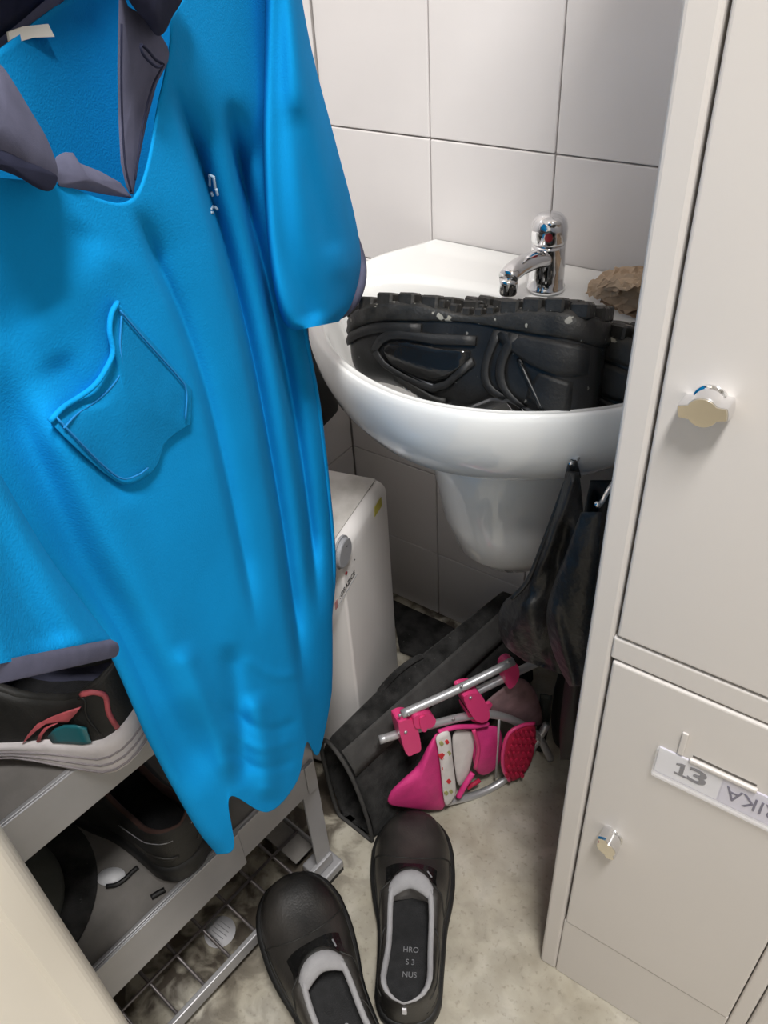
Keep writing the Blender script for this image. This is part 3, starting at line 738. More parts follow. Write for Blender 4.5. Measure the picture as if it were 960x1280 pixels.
# trail shoes in the basin, soles up
trail = dict(L=.322, W=.120, side=1, sole_t=[0, .12, .3, .45, .7, 1], sole_z=[.028, .030, .025, .020, .022, .024], H_t=[0, .05, .18, .32, .46, .54, .64, .78, .90, .97, 1],
             H_z=[.124, .126, .110, .100, .118, .126, .112, .098, .086, .066, .038], open=.50, m_upper=M_trail, m_collar=M_lining, m_lining=M_insole, m_insole=M_insole,
             m_sole=M_traillug, pad=.008, spring=.024, hspring=.010, arch=.012, sole_w=1.05)
def trail_shoe(label, heel, toe, up, sd):
    X = np.array(toe)-np.array(heel)
    M = pose(heel, toe, heel[2], up)
    root, T, D = shoe('trail_shoe', label, 'shoe', M, dict(trail, side=sd), 'pair of trail shoes in the basin')
    bm = bmesh.new(); box_bm(bm, (-.011, -.010, -.011), (.011, .010, .006), .0025, 1)
    me = bpy.data.meshes.new('lug'); bm.to_mesh(me); bm.free(); me.materials.append(M_traillug)
    R3 = M.to_3x3()
    for s in (1, 0, -1):
        for tt in ([.05, .13, .21, .29, .58, .67, .76, .85, .93] if s else [.03, .12, .22, .60, .70, .80, .90]):
            hwv = float(np.interp(tt, D['ts'], D['hw'])); cyv = float(np.interp(tt, D['ts'], D['cy'])); spv = float(np.interp(tt, D['ts'], D['spring']+D['arch']))
            o = link('lug', me, None, root, False)
            p = T(tt*trail['L'], cyv+s*(hwv*.90-.004), spv+.001)
            o.matrix_world = frame(p, *[np.array(R3 @ Vector(v)) for v in ((1, 0, 0), (0, 1, 0), (0, 0, 1))])
        if s:
            for tt in (.36, .405, .45, .495, .54):
                hwv = float(np.interp(tt, D['ts'], D['hw'])); cyv = float(np.interp(tt, D['ts'], D['cy'])); spv = float(np.interp(tt, D['ts'], D['spring']+D['arch']))
                o = link('lug', me, None, root, False)
                o.matrix_world = frame(T(tt*trail['L'], cyv+s*(hwv*.92-.004), spv+.001), *[np.array(R3 @ Vector(v))*k for v, k in (((1, 0, 0), .42), ((0, 1, 0), .7), ((0, 0, 1), .8))])
    for s in (1, -1):
        for rows, m_, lf in [
                ([((.02, .02), (.02, .20)), ((.10, .02), (.10, .26)), ((.20, .02), (.20, .24)), ((.33, .02), (.30, .12))], M_rubber, .0030),          # heel rand
                ([((.05, .28), (.16, .30)), ((.05, .50), (.19, .46)), ((.06, .75), (.20, .62))], M_rubber, .0022),                                     # heel counter
                ([((.24, .02), (.275, .02)), ((.285, .32), (.315, .32)), ((.27, .60), (.30, .62)), ((.20, .86), (.23, .90))], M_rubber, .0034),         # midfoot strap
                ([((.305, .02), (.335, .02)), ((.345, .32), (.37, .32)), ((.335, .58), (.36, .60)), ((.27, .80), (.30, .88))], M_rubber, .0028),
                ([((.22, .30), (.24, .22)), ((.17, .52), (.19, .44)), ((.13, .72), (.15, .66))], M_trail, .0028),
                ([((.42, .28), (.42, .20)), ((.52, .42), (.52, .17)), ((.63, .46), (.63, .16)), ((.72, .40), (.72, .18)), ((.75, .28), (.75, .24))], M_blackg, .0024),   # glossy window
                ([((.40, .16), (.40, .09)), ((.55, .14), (.55, .08)), ((.72, .15), (.74, .09)), ((.79, .30), (.81, .28))], M_rubber, .0030),
                ([((.40, .32), (.41, .26)), ((.52, .50), (.52, .44)), ((.64, .55), (.64, .49)), ((.75, .46), (.74, .41)), ((.80, .30), (.78, .26))], M_rubber, .0030),
                ([((.52, .80), (.52, .60)), ((.62, .74), (.62, .57)), ((.72, .64), (.72, .52))], M_blackm, .0030),                                     # eyelet stay
                ([((.60, .02), (.60, .08)), ((.75, .02), (.75, .09)), ((.88, .02), (.88, .12)), ((.96, .02), (.96, .16))], M_rubber, .0030)]:             # toe rand
            surf_panel('overlay', root, T, D, s, rows, m_, lf)
        seam('side_stripe', T, D, [(.56, .47), (.61, .47), (.66, .46)], s, M_knobg, root, .0016)
        for tt, aa in ((.68, .62), (.63, .66), (.575, .70), (.52, .74)):
            p = surf(T, D, tt, s, aa)
            ax = np.array(R3 @ Vector((0, s*.6, .8))); q = np.array(R3 @ Vector((.4, s*.4, -.8)))
            hk = tube('lace_hook', disc_pts(p+ax*.002-q*.002, q, np.array(R3 @ Vector((1, 0, 0))), .0075, .0045, 10), .0016, M_chrome, root, 6, True)
    return root
trail_shoe('wet black trail shoe lying sole up with its whole side showing in the basin', (-.283, .782, .912), (-.620, .776, .852), (0, -.42, -.905), -1)
trail_shoe('wet black trail shoe lying sole up, only its heel showing beside the locker', (-.218, .812, .878), (-.478, .900, .832), (.12, -.40, -.90), 1)

# cap and tag on the middle shelf
t = thing('cap', 'dark olive cap with black brim lying on the middle shelf', 'cap', (-.70, .12, .3125))
cc = np.array([-.720, .085])
def capring(r0, r1, z):
    return [(cc[0]+math.cos(a)*r0*1.08, cc[1]+math.sin(a)*r1, .3128+z) for a in np.linspace(0, 2*math.pi, 36, endpoint=False)]
loft('crown', [capring(.094, .090, .004), capring(.092, .088, .02), capring(.082, .080, .038), capring(.058, .056, .052), capring(.025, .024, .058), capring(.003, .003, .059)], M_olive, t)
br = []
for k, (ro, z) in enumerate([(.090, .006), (.104, .0075), (.120, .006), (.134, .002)]):
    br.append([(cc[0]+math.cos(a)*ro*(1.0 if k == 0 else 1.0), cc[1]+math.sin(a)*ro*.98, .3128+z+.003) for a in np.linspace(-.7, 1.75, 26)])
b_ = loft('brim', br, M_felt, t, False, False); b_.modifiers.new('thick', 'SOLIDIFY').thickness = .003
adopt(t)
t = thing('corded_tag', 'small white oval tag on a black cord under the black low shoe', 'tag', tuple(at_z(150, 1095, .3135)))
c = at_z(139, 1096, .3145)
loft('tag', [disc_pts(c+np.array([0, 0, z]), (.8, .6, 0), (-.6, .8, 0), .018, .012, 20) for z in (0, .0012)], M_white, t)
pth = [at_z(*p, .3165) for p in [(133, 1108), (145, 1106), (156, 1099), (164, 1091), (172, 1084)]]
tube('cord', cr(pth, 16), .003, M_rubber, t, 8)
pth = [at_z(*p, .3165) for p in [(189, 1122), (197, 1117), (206, 1112)]]
tube('cord_end', cr(pth, 8), .0036, M_rubber, t, 8)
adopt(t)

# ------------------------------------------------------------------ black felt bag on the floor
def bag():
    t = thing('felt_bag', 'long black felt bag lying on the floor behind the pink pushchair', 'bag', (-.52, .76, 0))
    sec = [(-.030, .002), (-.044, .03), (-.047, .12), (-.045, .205), (-.030, .245), (-.008, .236), (.014, .198), (.028, .140), (.037, .07), (.038, .015), (.030, .002)]
    secs = cr(sec, 40, True)
    axis = lambda s: np.array([-.527+.075*s, .548+.450*s])
    rings = []
    for s, k, dz in [(.02, .90, 0), (.0, .97, 0), (.03, 1.0, 0), (.25, 1.0, 0), (.5, .99, .0), (.75, .98, .002), (.95, .95, .002), (1.0, .85, .0)]:
        a = axis(s); rings.append([(a[0]+x*k+(.004*math.sin(9*s+z*30)), a[1]-.05*(z-.1)*(1-s)-.35*(x)*(1-s)*.3, max(.001, z*k+dz+.004*math.sin(14*s+x*40))) for x, z in secs])
    # hollow end: inner lining pushed back
    a = axis(0)
    inner = [[(a[0]+.3*0+x*k, a[1]+d-.05*(z-.1)-.105*x, max(.004, z*k+(.9-k)*.09)) for x, z in secs] for k, d in ((.90, .012), (.86, .05), (.80, .09), (.3, .10))]
    loft('body', inner[::-1]+rings, M_felt, t)
    def on(s, q, out=.0025):
        a = axis(s); x, z = q
        return np.array([a[0]+x, a[1]-.05*(z-.1)*(1-s)-.105*x*(1-s), z])+out*np.array([.55, 0, .8])
    for q0, q1, s0, s1 in (((-.004, .23), (.018, .19), .0, .96),):
        rows = []
        for s in np.linspace(s0, s1, 26):
            rows.append([on(s, (q0[0]+(q1[0]-q0[0])*k/6, float(np.interp(q0[0]+(q1[0]-q0[0])*k/6, [-.030, -.008, .014, .028], [.245, .236, .198, .140]))), .0055) for k in range(7)])
        o = loft('webbing_band', rows, M_feltb, t, False, False); o.modifiers.new('thick', 'SOLIDIFY').thickness = .002
    # piping round the open end
    a = axis(.0)
    rim = [(a[0]+x*.985, a[1]-.004-.05*(z-.1)-.105*x, max(.004, z*.985)) for x, z in secs]
    tube('rim_piping', rim, .0035, M_feltb, t, 8, True)
    tube('handle', cr([on(.25, (-.03, .244), .004), on(.30, (-.036, .243), .012), on(.36, (-.04, .24), .016), on(.42, (-.036, .243), .012), on(.47, (-.03, .244), .004)], 20), .006, M_felt, t, 8, flat=.5)
    adopt(t)
bag()

mt = [at_z(*p, .004) for p in [(488, 750), (515, 763), (556, 781), (590, 800), (560, 840), (500, 815)]]  # flat black sheet laid over part of the floor
tag(prism('floor_layer', mt, (0, 0, .006), M_felt), 'flat black sheet on the floor between heater and basin pedestal', 'mat')

# ------------------------------------------------------------------ doll's pushchair
PA, PB, PC = np.array(at_z(475, 925, .25)), np.array(at_z(640, 825, .31)), np.array(at_z(550, 1012, .008))
PN = np.cross(PB-PA, PC-PA); PN /= np.linalg.norm(PN)
if PN @ (CAM-PA) < 0: PN = -PN
def sp_(x, y, d=0): return at_plane(x, y, PA+PN*d, PN)
t = thing('doll_pushchair', 'folded pink and silver toy pushchair leaning on the black felt bag', 'toy', tuple(sp_(560, 1010)))
def pxtube(n, pts, r, m, d=0, k=18, seg=12):
    P3 = [sp_(p[0], p[1], p[2] if len(p) > 2 else d) for p in pts]
    return tube(n, cr(P3, k) if len(P3) > 2 else P3, r, m, t, seg)
f1 = pxtube('frame_tube', [(474, 925), (510, 914), (550, 903), (585, 895), (615, 893), (645, 902), (672, 920), (688, 948)], .0068, M_alu, .0, 40)
pxtube('frame_tube', [(502, 893, .010), (575, 860, .012), (642, 826, .014)], .0068, M_alu)
pxtube('frame_tube', [(578, 873, -.008), (650, 838, -.006), (690, 820, -.006)], .0068, M_alu)
pxtube('frame_tube', [(556, 1003), (590, 995), (618, 983), (640, 966), (662, 940), (684, 905)], .0068, M_alu, .0, 30)
pxtube('cross_rod', [(624, 898, .004), (620, 972, .004)], .0022, M_alu)
def clamp(pts, d0, d1, n='clamp', m=M_pinkp, bev=.003):
    A = [sp_(x, y, d0) for x, y in cr(pts, 26, True)]
    return prism(n, A, PN*(d1-d0), m, t, 0, False)
def rivet(x, y, d):
    c = sp_(x, y, d); u = np.cross(PN, (0, 0, 1)); u /= np.linalg.norm(u); v = np.cross(PN, u)
    loft('rivet', [disc_pts(c+PN*a, u, v, r, r, 12) for a, r in ((-.001, .0028), (.0012, .0026), (.002, .0015))], M_alu, t)
clamp([(489, 893), (493, 886), (502, 884), (511, 888), (514, 900), (517, 921), (510, 926), (499, 927)], -.009, .018)
rivet(500, 894, .0185); rivet(507, 915, .0185)
clamp([(509, 888), (513, 882), (524, 880), (533, 882), (537, 889), (532, 897), (520, 898), (512, 897)], .0, .022, 'pivot_knob')
clamp([(515, 884), (522, 881), (524, 897), (518, 898)], -.002, .025, 'pivot_knob')
rivet(511, 893, .0225)
clamp([(567, 856), (571, 850), (582, 848), (588, 850), (597, 866), (599, 878), (594, 884), (585, 884), (577, 876)], -.014, .020)
clamp([(574, 874), (584, 884), (597, 882), (596, 888), (585, 890), (577, 884)], -.018, .006)
rivet(577, 857, .0205); rivet(588, 872, .0205)
clamp([(622, 826), (630, 817), (638, 820), (640, 834), (634, 846), (626, 848)], -.012, .010)
clamp([(598, 884), (610, 876), (613, 879), (606, 888), (600, 893)], -.010, -.004)
rivet(567, 898, .0075); rivet(635, 827, .0225)
def cloth(n, pts, m, d0, bulge=.010, thick=.003, ph=0, parent=None):
    """star-shaped sewn cloth panel: domed, with both sides"""
    O = cr(pts, 40, True); c = O.mean(0); V = []; R_ = [1, .97, .8, .55, .28]
    for sgn in (1, -1):
        for r in R_:
            for k, p in enumerate(O):
                q = c+(p-c)*r
                wv = .0022*math.sin(.13*q[0]+.09*q[1]+ph)*(1-r)
                V.append(sp_(q[0], q[1], d0+(thick/2*(r < 1)+bulge*(1-r*r)+wv)*(sgn if sgn > 0 else -.3)))
        V.append(sp_(c[0], c[1], d0+(thick/2+bulge)*(sgn if sgn > 0 else -.3)))
    n0 = 40; F = []; half = 5*n0+1
    for s in range(2):
        b = s*half
        for i in range(4):
            for j in range(n0):
                F.append((b+i*n0+j, b+i*n0+(j+1) % n0, b+(i+1)*n0+(j+1) % n0, b+(i+1)*n0+j))
        for j in range(n0): F.append((b+4*n0+j, b+4*n0+(j+1) % n0, b+5*n0))
    return mesh(n, V, F, m, parent or t, weld=1e-5)
hood = cloth('hood', [(486, 1005), (488, 990), (502, 975), (522, 956), (535, 932), (547, 916), (552, 935), (554, 970), (556, 1008), (540, 1013), (510, 1010)], M_pink, .006, .014)
pr_ = cloth('printed_strip', [(545, 921), (556, 914), (563, 918), (566, 950), (570, 985), (566, 1000), (557, 1007), (553, 985), (550, 955), (547, 935)], M_flower, .016, .003)
for (x, y, r, m) in [(552, 944, 4.2, M_red), (556, 959, 4.6, M_red), (560, 940, 3, M_green), (551, 928, 2.6, M_green), (560, 975, 3, M_red), (557, 990, 2.5, M_green), (558, 926, 2.4, M_red), (563, 988, 2.2, M_green)]:
    clamp([(x-r, y), (x, y-r), (x+r, y), (x, y+r)], .0172, .0205, 'flower_print', m)
cloth('seat_cloth', [(566, 918), (585, 913), (593, 922), (590, 950), (584, 972), (574, 982), (569, 965)], M_flower, .000, .004, ph=2)
cloth('side_flap', [(591, 917), (604, 908), (624, 910), (628, 935), (622, 958), (605, 969), (594, 962), (590, 940)], M_pink, -.002, .010, ph=1)
pxtube('flap_piping', [(548, 915, .012), (570, 909, .012), (592, 908, .010), (610, 905, .008)], .004, M_pink)
pxtube('flap_piping', [(592, 912, .012), (598, 935, .014), (594, 960, .012)], .0035, M_pinkp)
pxtube('strap', [(591, 966, .008), (582, 980, .012), (573, 996, .012)], .005, M_pink)
pxtube('strap', [(584, 985, .0), (600, 975, .002)], .004, M_pinkd)
mp = cloth('mesh_panel', [(630, 968), (627, 940), (634, 918), (650, 908), (668, 905), (669, 930), (663, 955), (650, 972), (637, 976)], M_pinkd, .016, .004)
for k in range(7):
    for l in range(6):
        x, y = 633+l*6.2+(k % 2)*3, 916+k*8.6
        if 636 < x+.16*(y-940) and x+.3*(y-940) < 664 and y < 968 and y-908 > (650-x)*.4:
            clamp([(x-2.4, y), (x, y-3.4), (x+2.4, y), (x, y+3.4)], .0195, .0235, 'mesh_stud', M_pinkd)
pxtube('mesh_edge', [(637, 976, .018), (629, 960, .018), (629, 938, .018), (636, 917, .018), (652, 907, .018), (668, 904, .018)], .0032, M_pinkp, k=24)
cloth('gauze_canopy', [(606, 880), (625, 862), (650, 848), (668, 862), (678, 895), (672, 908), (640, 905), (615, 892)], M_gauze, -.016, .006, ph=3)
w_ = sp_(553, 1016, .004)
adopt(t)

# ------------------------------------------------------------------ black bags between basin and locker
YH = .70
def hook(px, py, Y, label, group):
    c = at_y(px, py, Y)
    t = thing('screw_hook', label, 'hook', tuple(c), group)
    a = [c+np.array(v) for v in ((0, .04, .004), (0, .02, .002), (0, .006, -.003), (0, -.004, -.002), (0, -.008, .004))]
    tube('hook', cr(a, 12), .0028, M_chrome, t, 8)
    adopt(t)
    return c
def sheet(n, rows, Y, m, parent, thick=.022, fold=()):
    """soft bag panel: rows of (left px, right px), vertical plane y=Y, closed front and back"""
    rows = np.array(rows, float); Rr = cr(rows, 44); V = []; nc = 30; rings = []
    for i, (lx, ly, rx, ry) in enumerate(Rr):
        v = i/(len(Rr)-1); ring = []
        for k in range(nc):
            a = 2*math.pi*k/nc; u = .5-.5*math.cos(a)
            x, y = lx+(rx-lx)*u, ly+(ry-ly)*u
            d = thick*math.sin(a)*(.25+.75*math.sin(math.pi*min(1, v*1.05+.02)))
            for (fx0, fy0, fx1, fy1, wd, am) in fold:
                tt = np.clip(((x-fx0)*(fx1-fx0)+(y-fy0)*(fy1-fy0))/((fx1-fx0)**2+(fy1-fy0)**2), 0, 1)
                ds = math.hypot(x-fx0-tt*(fx1-fx0), y-fy0-tt*(fy1-fy0))
                if math.sin(a) > 0: d += am*math.exp(-(ds/wd)**2)*math.sin(a)
            ring.append(at_y(x, y, Y-d))
        rings.append(ring)
    return loft(n, rings, m, parent)
G = 'small hooks under the basin'
hook(717, 577, .70, 'small chrome hook under the basin rim carrying the black leather bag', None)
t = thing('leather_bag', 'limp black leather bag hanging from a hook under the basin', 'bag', tuple(at_y(690, 800, YH)))
sheet('bag_body', [(708, 588, 724, 590), (700, 620, 728, 625), (684, 665, 732, 670), (668, 705, 736, 712), (652, 735, 738, 750), (630, 752, 738, 785), (622, 778, 736, 812), (631, 806, 730, 838), (655, 826, 722, 850)], YH, M_leath, t, .026,
      [(716, 600, 640, 800, 9, .02), (705, 660, 680, 830, 8, -.022), (660, 760, 700, 845, 12, .015), (695, 690, 650, 765, 6, -.015)])
sheet('bag_flap', [(726, 640, 752, 640), (708, 690, 748, 700), (690, 735, 744, 745), (683, 768, 741, 780), (688, 805, 738, 815), (701, 838, 734, 843), (712, 858, 728, 858)], YH-.045, M_leath, t, .014,
      [(690, 760, 716, 852, 7, .010)])
lp = [at_y(x, y, YH-.03+.01*k) for k, (x, y) in enumerate([(640, 748), (660, 725), (682, 672), (702, 618), (714, 586)])]
tube('bag_edge', cr(lp, 24), .0032, M_leath, t, 8)
tube('bag_strap', cr([at_y(710, 596, YH), at_y(716, 578, YH-.006), at_y(722, 596, YH)], 14), .004, M_leath, t, 8)
adopt(t)
hook(750, 628, .66, 'small chrome hook beside the locker holding the black jacket', None)
t = thing('jacket', 'black nylon jacket bunched on a hook behind the locker', 'jacket', tuple(at_y(745, 760, .74)))
sheet('jacket_body', [(738, 600, 772, 600), (730, 640, 776, 640), (720, 720, 775, 720), (712, 800, 765, 800), (706, 850, 755, 850), (700, 905, 745, 905), (700, 950, 735, 950)], .765, M_nylon, t, .03, [(745, 620, 730, 900, 8, -.02)])
adopt(t)
t = thing('backpack', 'black backpack with dark green strap standing on the floor by the locker', 'backpack', tuple(at_z(690, 970, 0)))
b0 = at_z(700, 958, .0)
bx0, by0 = b0[0]+.012, b0[1]+.022
rg = []
for z, a, b in [(.002, .045, .035), (.01, .062, .05), (.06, .068, .055), (.14, .066, .052), (.21, .058, .045), (.25, .04, .03), (.262, .012, .01)]:
    rg.append([(bx0+.008+a*np.sign(math.cos(x))*abs(math.cos(x))**.7-.02*z, by0+.052+b*np.sign(math.sin(x))*abs(math.sin(x))**.7, z) for x in np.linspace(0, 2*math.pi, 32, endpoint=False)])
loft('pack_body', rg, M_nylon, t)
sp1 = [at_y(*p, by0-.012) for p in [(683, 868), (680, 900), (674, 930), (669, 952)]]
def ribbon(n, pts, wv, m, parent, th=.003):
    c = cr(pts, 20); wv = np.asarray(wv)
    o = loft(n, [[p-wv, p+wv] for p in c], m, parent, False, False); o.modifiers.new('thick', 'SOLIDIFY').thickness = th
    return o
ribbon('strap', sp1, (.010, .002, .002), M_greenb, t)
q = at_y(668, 952, by0-.014)
box('buckle', (-.016, -.004, -.008), (.016, .004, .008), M_greenb, t, .002, 2, frame(q, (.97, .0, .2), (0, 1, 0), (-.2, 0, .97)))
adopt(t)

# ------------------------------------------------------------------ polo shirt
SL, SR = np.array([-.359, .145]), np.array([-.534, .614])
SE = (SR-SL)/np.linalg.norm(SR-SL); SN = np.array([-SE[1]*-1, SE[0]*-1, 0.0])      # normal towards the aisle
SN = np.array([SE[1], -SE[0], 0.0]); SP0 = np.array([SL[0], SL[1], 1.0])
def sh(x, y, d=0.0): return at_plane(x, y, SP0+SN*d, SN)
shirt = thing('polo_shirt', 'bright blue polo shirt with slate collar and cuffs hanging over the shoe rack', 'shirt', tuple(sh(300, 500)))
FOLDS = [ # polyline in picture-plane coordinates of the shirt, width, depth (m, towards the aisle), overlap fold?
    ([(212, 90), (243, 180), (264, 250), (290, 340), (320, 470), (350, 640), (370, 780), (384, 880)], 42, -.032, 1),
    ([(285, 120), (304, 230), (338, 370), (366, 510), (387, 650), (400, 780)], 34, -.030, 1),
    ([(166, 252), (198, 330), (228, 400), (258, 490), (284, 600), (305, 700), (325, 800)], 40, -.012, 1),
    ([(-30, 430), (40, 570), (95, 690), (160, 790), (225, 920), (258, 1000)], 26, -.008, 0),
    ([(40, 470), (110, 610), (160, 710), (215, 830), (262, 940)], 30, .008, 0),
    ([(110, 275), (60, 350), (-20, 420)], 34, -.0025, 0),
    ([(150, 300), (90, 370), (20, 430)], 34, .002, 0),
    ([(225, 800), (260, 890), (292, 985)], 14, .005, 0),
    ([(285, 800), (297, 900), (302, 990)], 13, -.006, 0),
    ([(318, 860), (332, 940), (336, 1005)], 14, .006, 0),
    ([(275, 880), (330, 912), (375, 900)], 7, -.0016, 0),
    ([(272, 903), (325, 935), (375, 922)], 7, .0014, 0),
    ([(275, 932), (325, 960), (375, 948)], 7, -.0016, 0),
    ([(300, 820), (345, 845), (385, 835)], 7, .0012, 0),
    ([(60, 440), (110, 520), (160, 640)], 22, -.003, 0),
]
def segdist(X, Y, L_, full=False):
    """distance of arrays of points to a polyline"""
    X = np.asarray(X, float); Y = np.asarray(Y, float); best = np.full(X.shape, 1e9); sg = np.ones(X.shape); al = np.zeros(X.shape)
    for k, ((x0, y0), (x1, y1)) in enumerate(zip(L_[:-1], L_[1:])):
        dx, dy = x1-x0, y1-y0
        tt = np.clip(((X-x0)*dx+(Y-y0)*dy)/(dx*dx+dy*dy), 0, 1)
        dd = np.hypot(X-x0-tt*dx, Y-y0-tt*dy); m_ = dd < best
        best = np.where(m_, dd, best)
        if full:
            sg = np.where(m_, np.sign((X-x0)*dy-(Y-y0)*dx), sg); al = np.where(m_, (k+tt)/(len(L_)-1), al)
    return (best, sg, al) if full else best
FPL = [(np.array(cr(p, 30)), w_, a_, k_) for p, w_, a_, k_ in FOLDS]
def foldoff(x, y):
    s = 0
    for L_, w_, a_, k_ in FPL:
        d_, g_, t_ = segdist(x, y, L_, True)
        tp = np.clip(np.minimum(t_/.16, (1-t_)/.18), 0, 1); tp = tp*tp*(3-2*tp)
        if k_:      # overlap: drops sharply on one side of the line, rises again slowly
            q = d_*g_; qp = np.maximum(q, 0); s = s+a_*tp*np.where(q < 0, np.exp(-(q/8)**2), .6*np.exp(-(qp/13)**1.3)+.4*np.exp(-(qp/w_)**1.5))
        else: s = s+a_*tp*np.exp(-(d_/w_)**2)
    return s
COLS = [[(-200, 200), (-130, 420), (-20, 620), (112, 772), (188, 930), (243, 1030), (272, 1068)],
        [(0, 222), (40, 420), (112, 640), (182, 800), (236, 940), (272, 1028), (292, 1058)],
        [(72, 230), (116, 420), (178, 620), (232, 780), (268, 900), (284, 970), (287, 996)],
        [(165, 248), (225, 420), (275, 620), (305, 780), (322, 900), (330, 980), (334, 1015)],
        [(200, 120), (265, 380), (310, 600), (340, 780), (357, 880), (366, 940), (370, 978)],
        [(212, 60), (282, 355), (328, 580), (357, 760), (371, 860), (379, 905), (383, 928)],
        [(222, 0), (298, 330), (345, 560), (372, 740), (386, 840), (394, 905), (398, 942)],
        [(290, -60), (345, 300), (385, 520), (405, 700), (412, 790), (414, 840), (414, 866)],
        [(345, -60), (376, 350), (402, 520), (419, 690), (415, 770), (413, 810), (411, 832)]]
BTOP = [(-200, 150), (-30, 78), (50, 22), (120, -30), (180, -66), (215, -76), (245, -80), (290, -80), (345, -60)]
NR, NCOL = 210, 190
def gridpx(cols):
    A = np.array([cr(c, NR) for c in cols])          # cols x rows x 2
    return np.array([cr(A[:, i], NCOL) for i in range(NR)])
GF = gridpx(COLS)
GB = gridpx([[b]+c[1:] for b, c in zip(BTOP, COLS)])
def base_off(u, v):
    return .028*math.sin(math.pi*min(1, max(0, u)))**.6-.016*max(0, (u-.62)/.38)*v
VV = []
FO = foldoff(GF[..., 0], GF[..., 1])
for i in range(NR):
    for j in range(NCOL):
        u, v = j/(NCOL-1), i/(NR-1); x, y = GF[i, j]
        VV.append(sh(x, y, base_off(u, v)+FO[i, j]*max(0, min(1, u/.06, (1-u)/.04))))
for i in range(NR):
    for j in range(NCOL):
        u, v = j/(NCOL-1), i/(NR-1); x, y = GB[i, j]
        VV.append(sh(x, y, -.016*max(0, (u-.62)/.38)*v-.034*math.sin(math.pi*u)**.5*(1-.4*v)+.004*math.sin(14*u)*math.sin(math.pi*u)))
FF = grid_faces(NR, NCOL, False)+[tuple(k+NR*NCOL for k in q) for q in grid_faces(NR, NCOL, False, True)]
bd = mesh('shirt_body', VV, FF, M_blue, shirt, weld=1e-6, recalc=False)
sd_ = bd.modifiers.new('thick', 'SOLIDIFY'); sd_.thickness = .0012; sd_.offset = 0
# nearest front offset for things sewn on the front
GFf = GF.reshape(-1, 2); UO = np.array([[base_off(j/(NCOL-1), i/(NR-1)) for j in range(NCOL)] for i in range(NR)]).reshape(-1)
def front(x, y, d=0):
    d2 = (GFf[:, 0]-x)**2+(GFf[:, 1]-y)**2
    wt = np.exp(-(d2-d2.min())/(2*7.0**2))
    return sh(x, y, float((wt*UO).sum()/wt.sum())+float(foldoff(x, y))+d)
def on_front(n, pts, m, d0, dome, thick=.002, parent=shirt, N=56, smoothpts=False, fn=front):
    pts = np.array(pts, float)
    if smoothpts: O = cr(pts, N, True)
    else:
        seg = np.vstack([pts, pts[:1]]); dl = np.hypot(*np.diff(seg, axis=0).T); cum = np.concatenate([[0], np.cumsum(dl)])
        q = np.linspace(0, cum[-1], N, endpoint=False); O = np.stack([np.interp(q, cum, seg[:, 0]), np.interp(q, cum, seg[:, 1])], 1)
    c = O.mean(0); V = [fn(p[0], p[1], d0-thick) for p in O]
    R_ = [1, .985, .9, .75, .55, .3, .12]
    for r in R_:
        for p in O:
            q = c+(p-c)*r; V.append(fn(q[0], q[1], d0+dome*(1-r*r)))
    V.append(fn(c[0], c[1], d0+dome)); F = []
    for i in range(len(R_)):
        for j in range(N): F.append((i*N+j, i*N+(j+1) % N, (i+1)*N+(j+1) % N, (i+1)*N+j))
    for j in range(N): F.append((len(R_)*N+j, len(R_)*N+(j+1) % N, (len(R_)+1)*N))
    return mesh(n, V, F, m, parent)
PK = [(147, 378), (170, 405), (195, 432), (220, 462), (240, 487), (239, 530), (218, 543), (205, 555), (199, 578), (190, 592), (172, 603), (152, 607), (128, 590), (105, 570), (82, 548), (62, 527), (78, 510), (98, 497), (118, 482), (132, 462), (141, 440), (137, 415), (139, 393)]
pk = on_front('pocket', PK, M_bluep, .0035, .003, .004)
tube('pocket_opening', [front(x, y, .0045+.003*math.sin(math.pi*k/29)) for k, (x, y) in enumerate(cr([(62, 527), (78, 510), (98, 497), (118, 482), (132, 462), (141, 440), (137, 415), (139, 393), (147, 378)], 30))], .0016, M_blue, pk, 8)
for pts in ([(70, 521), (100, 553), (128, 581), (152, 598), (172, 594), (185, 585)], [(150, 388), (172, 414), (197, 442), (222, 470), (233, 488), (232, 524)], [(80, 535), (98, 516), (122, 500), (142, 480), (152, 460), (150, 430), (152, 395)]):
    tube('pocket_stitching', [front(x, y, .0055) for x, y in cr(pts, 24)], .0006, M_blues, pk, 6)
# placket and collar
on_front('placket', [(70, 196), (80, 190), (92, 191), (97, 203), (125, 214), (150, 228), (166, 248), (135, 244), (105, 238), (74, 233), (66, 215)], M_grey, .006, .004, .006, fn=lambda x, y, d=0: sh(x, y, .018+d))
on_front('placket', [(149, -20), (160, 8), (178, 18), (200, 42), (212, 62), (210, 78), (196, 105), (184, 150), (174, 200), (166, 247), (159, 238), (151, 205), (148, 150), (147, 80)], M_grey, .006, .003, .006, fn=lambda x, y, d=0: sh(x, y, .016+.012*max(0, (150-y)/150)+d))
tube('buttonhole', cr([sh(x, y, .0425) for x, y in [(176, 56), (184, 62), (194, 74), (203, 80), (197, 84), (186, 76), (178, 66)]], 24, True), .0008, M_navy, shirt, 6, True)
for pts in ([(152, 30), (152, 120), (156, 200), (164, 240)], [(205, 80), (190, 110), (178, 160), (169, 225)]):
    tube('placket_stitching', [sh(x, y, .028+.012*max(0, (150-y)/150)) for x, y in cr(pts, 20)], .0006, M_navy, shirt, 6)
on_front('collar_leaf', [(-60, 40), (-20, 68), (2, 82), (20, 108), (38, 138), (56, 168), (68, 196), (72, 214), (68, 230), (58, 236), (38, 228), (10, 212), (-30, 196), (-80, 170), (-90, 90)], M_grey, .040, .008, .010, smoothpts=True, fn=lambda x, y, d=0: sh(x, y, d))
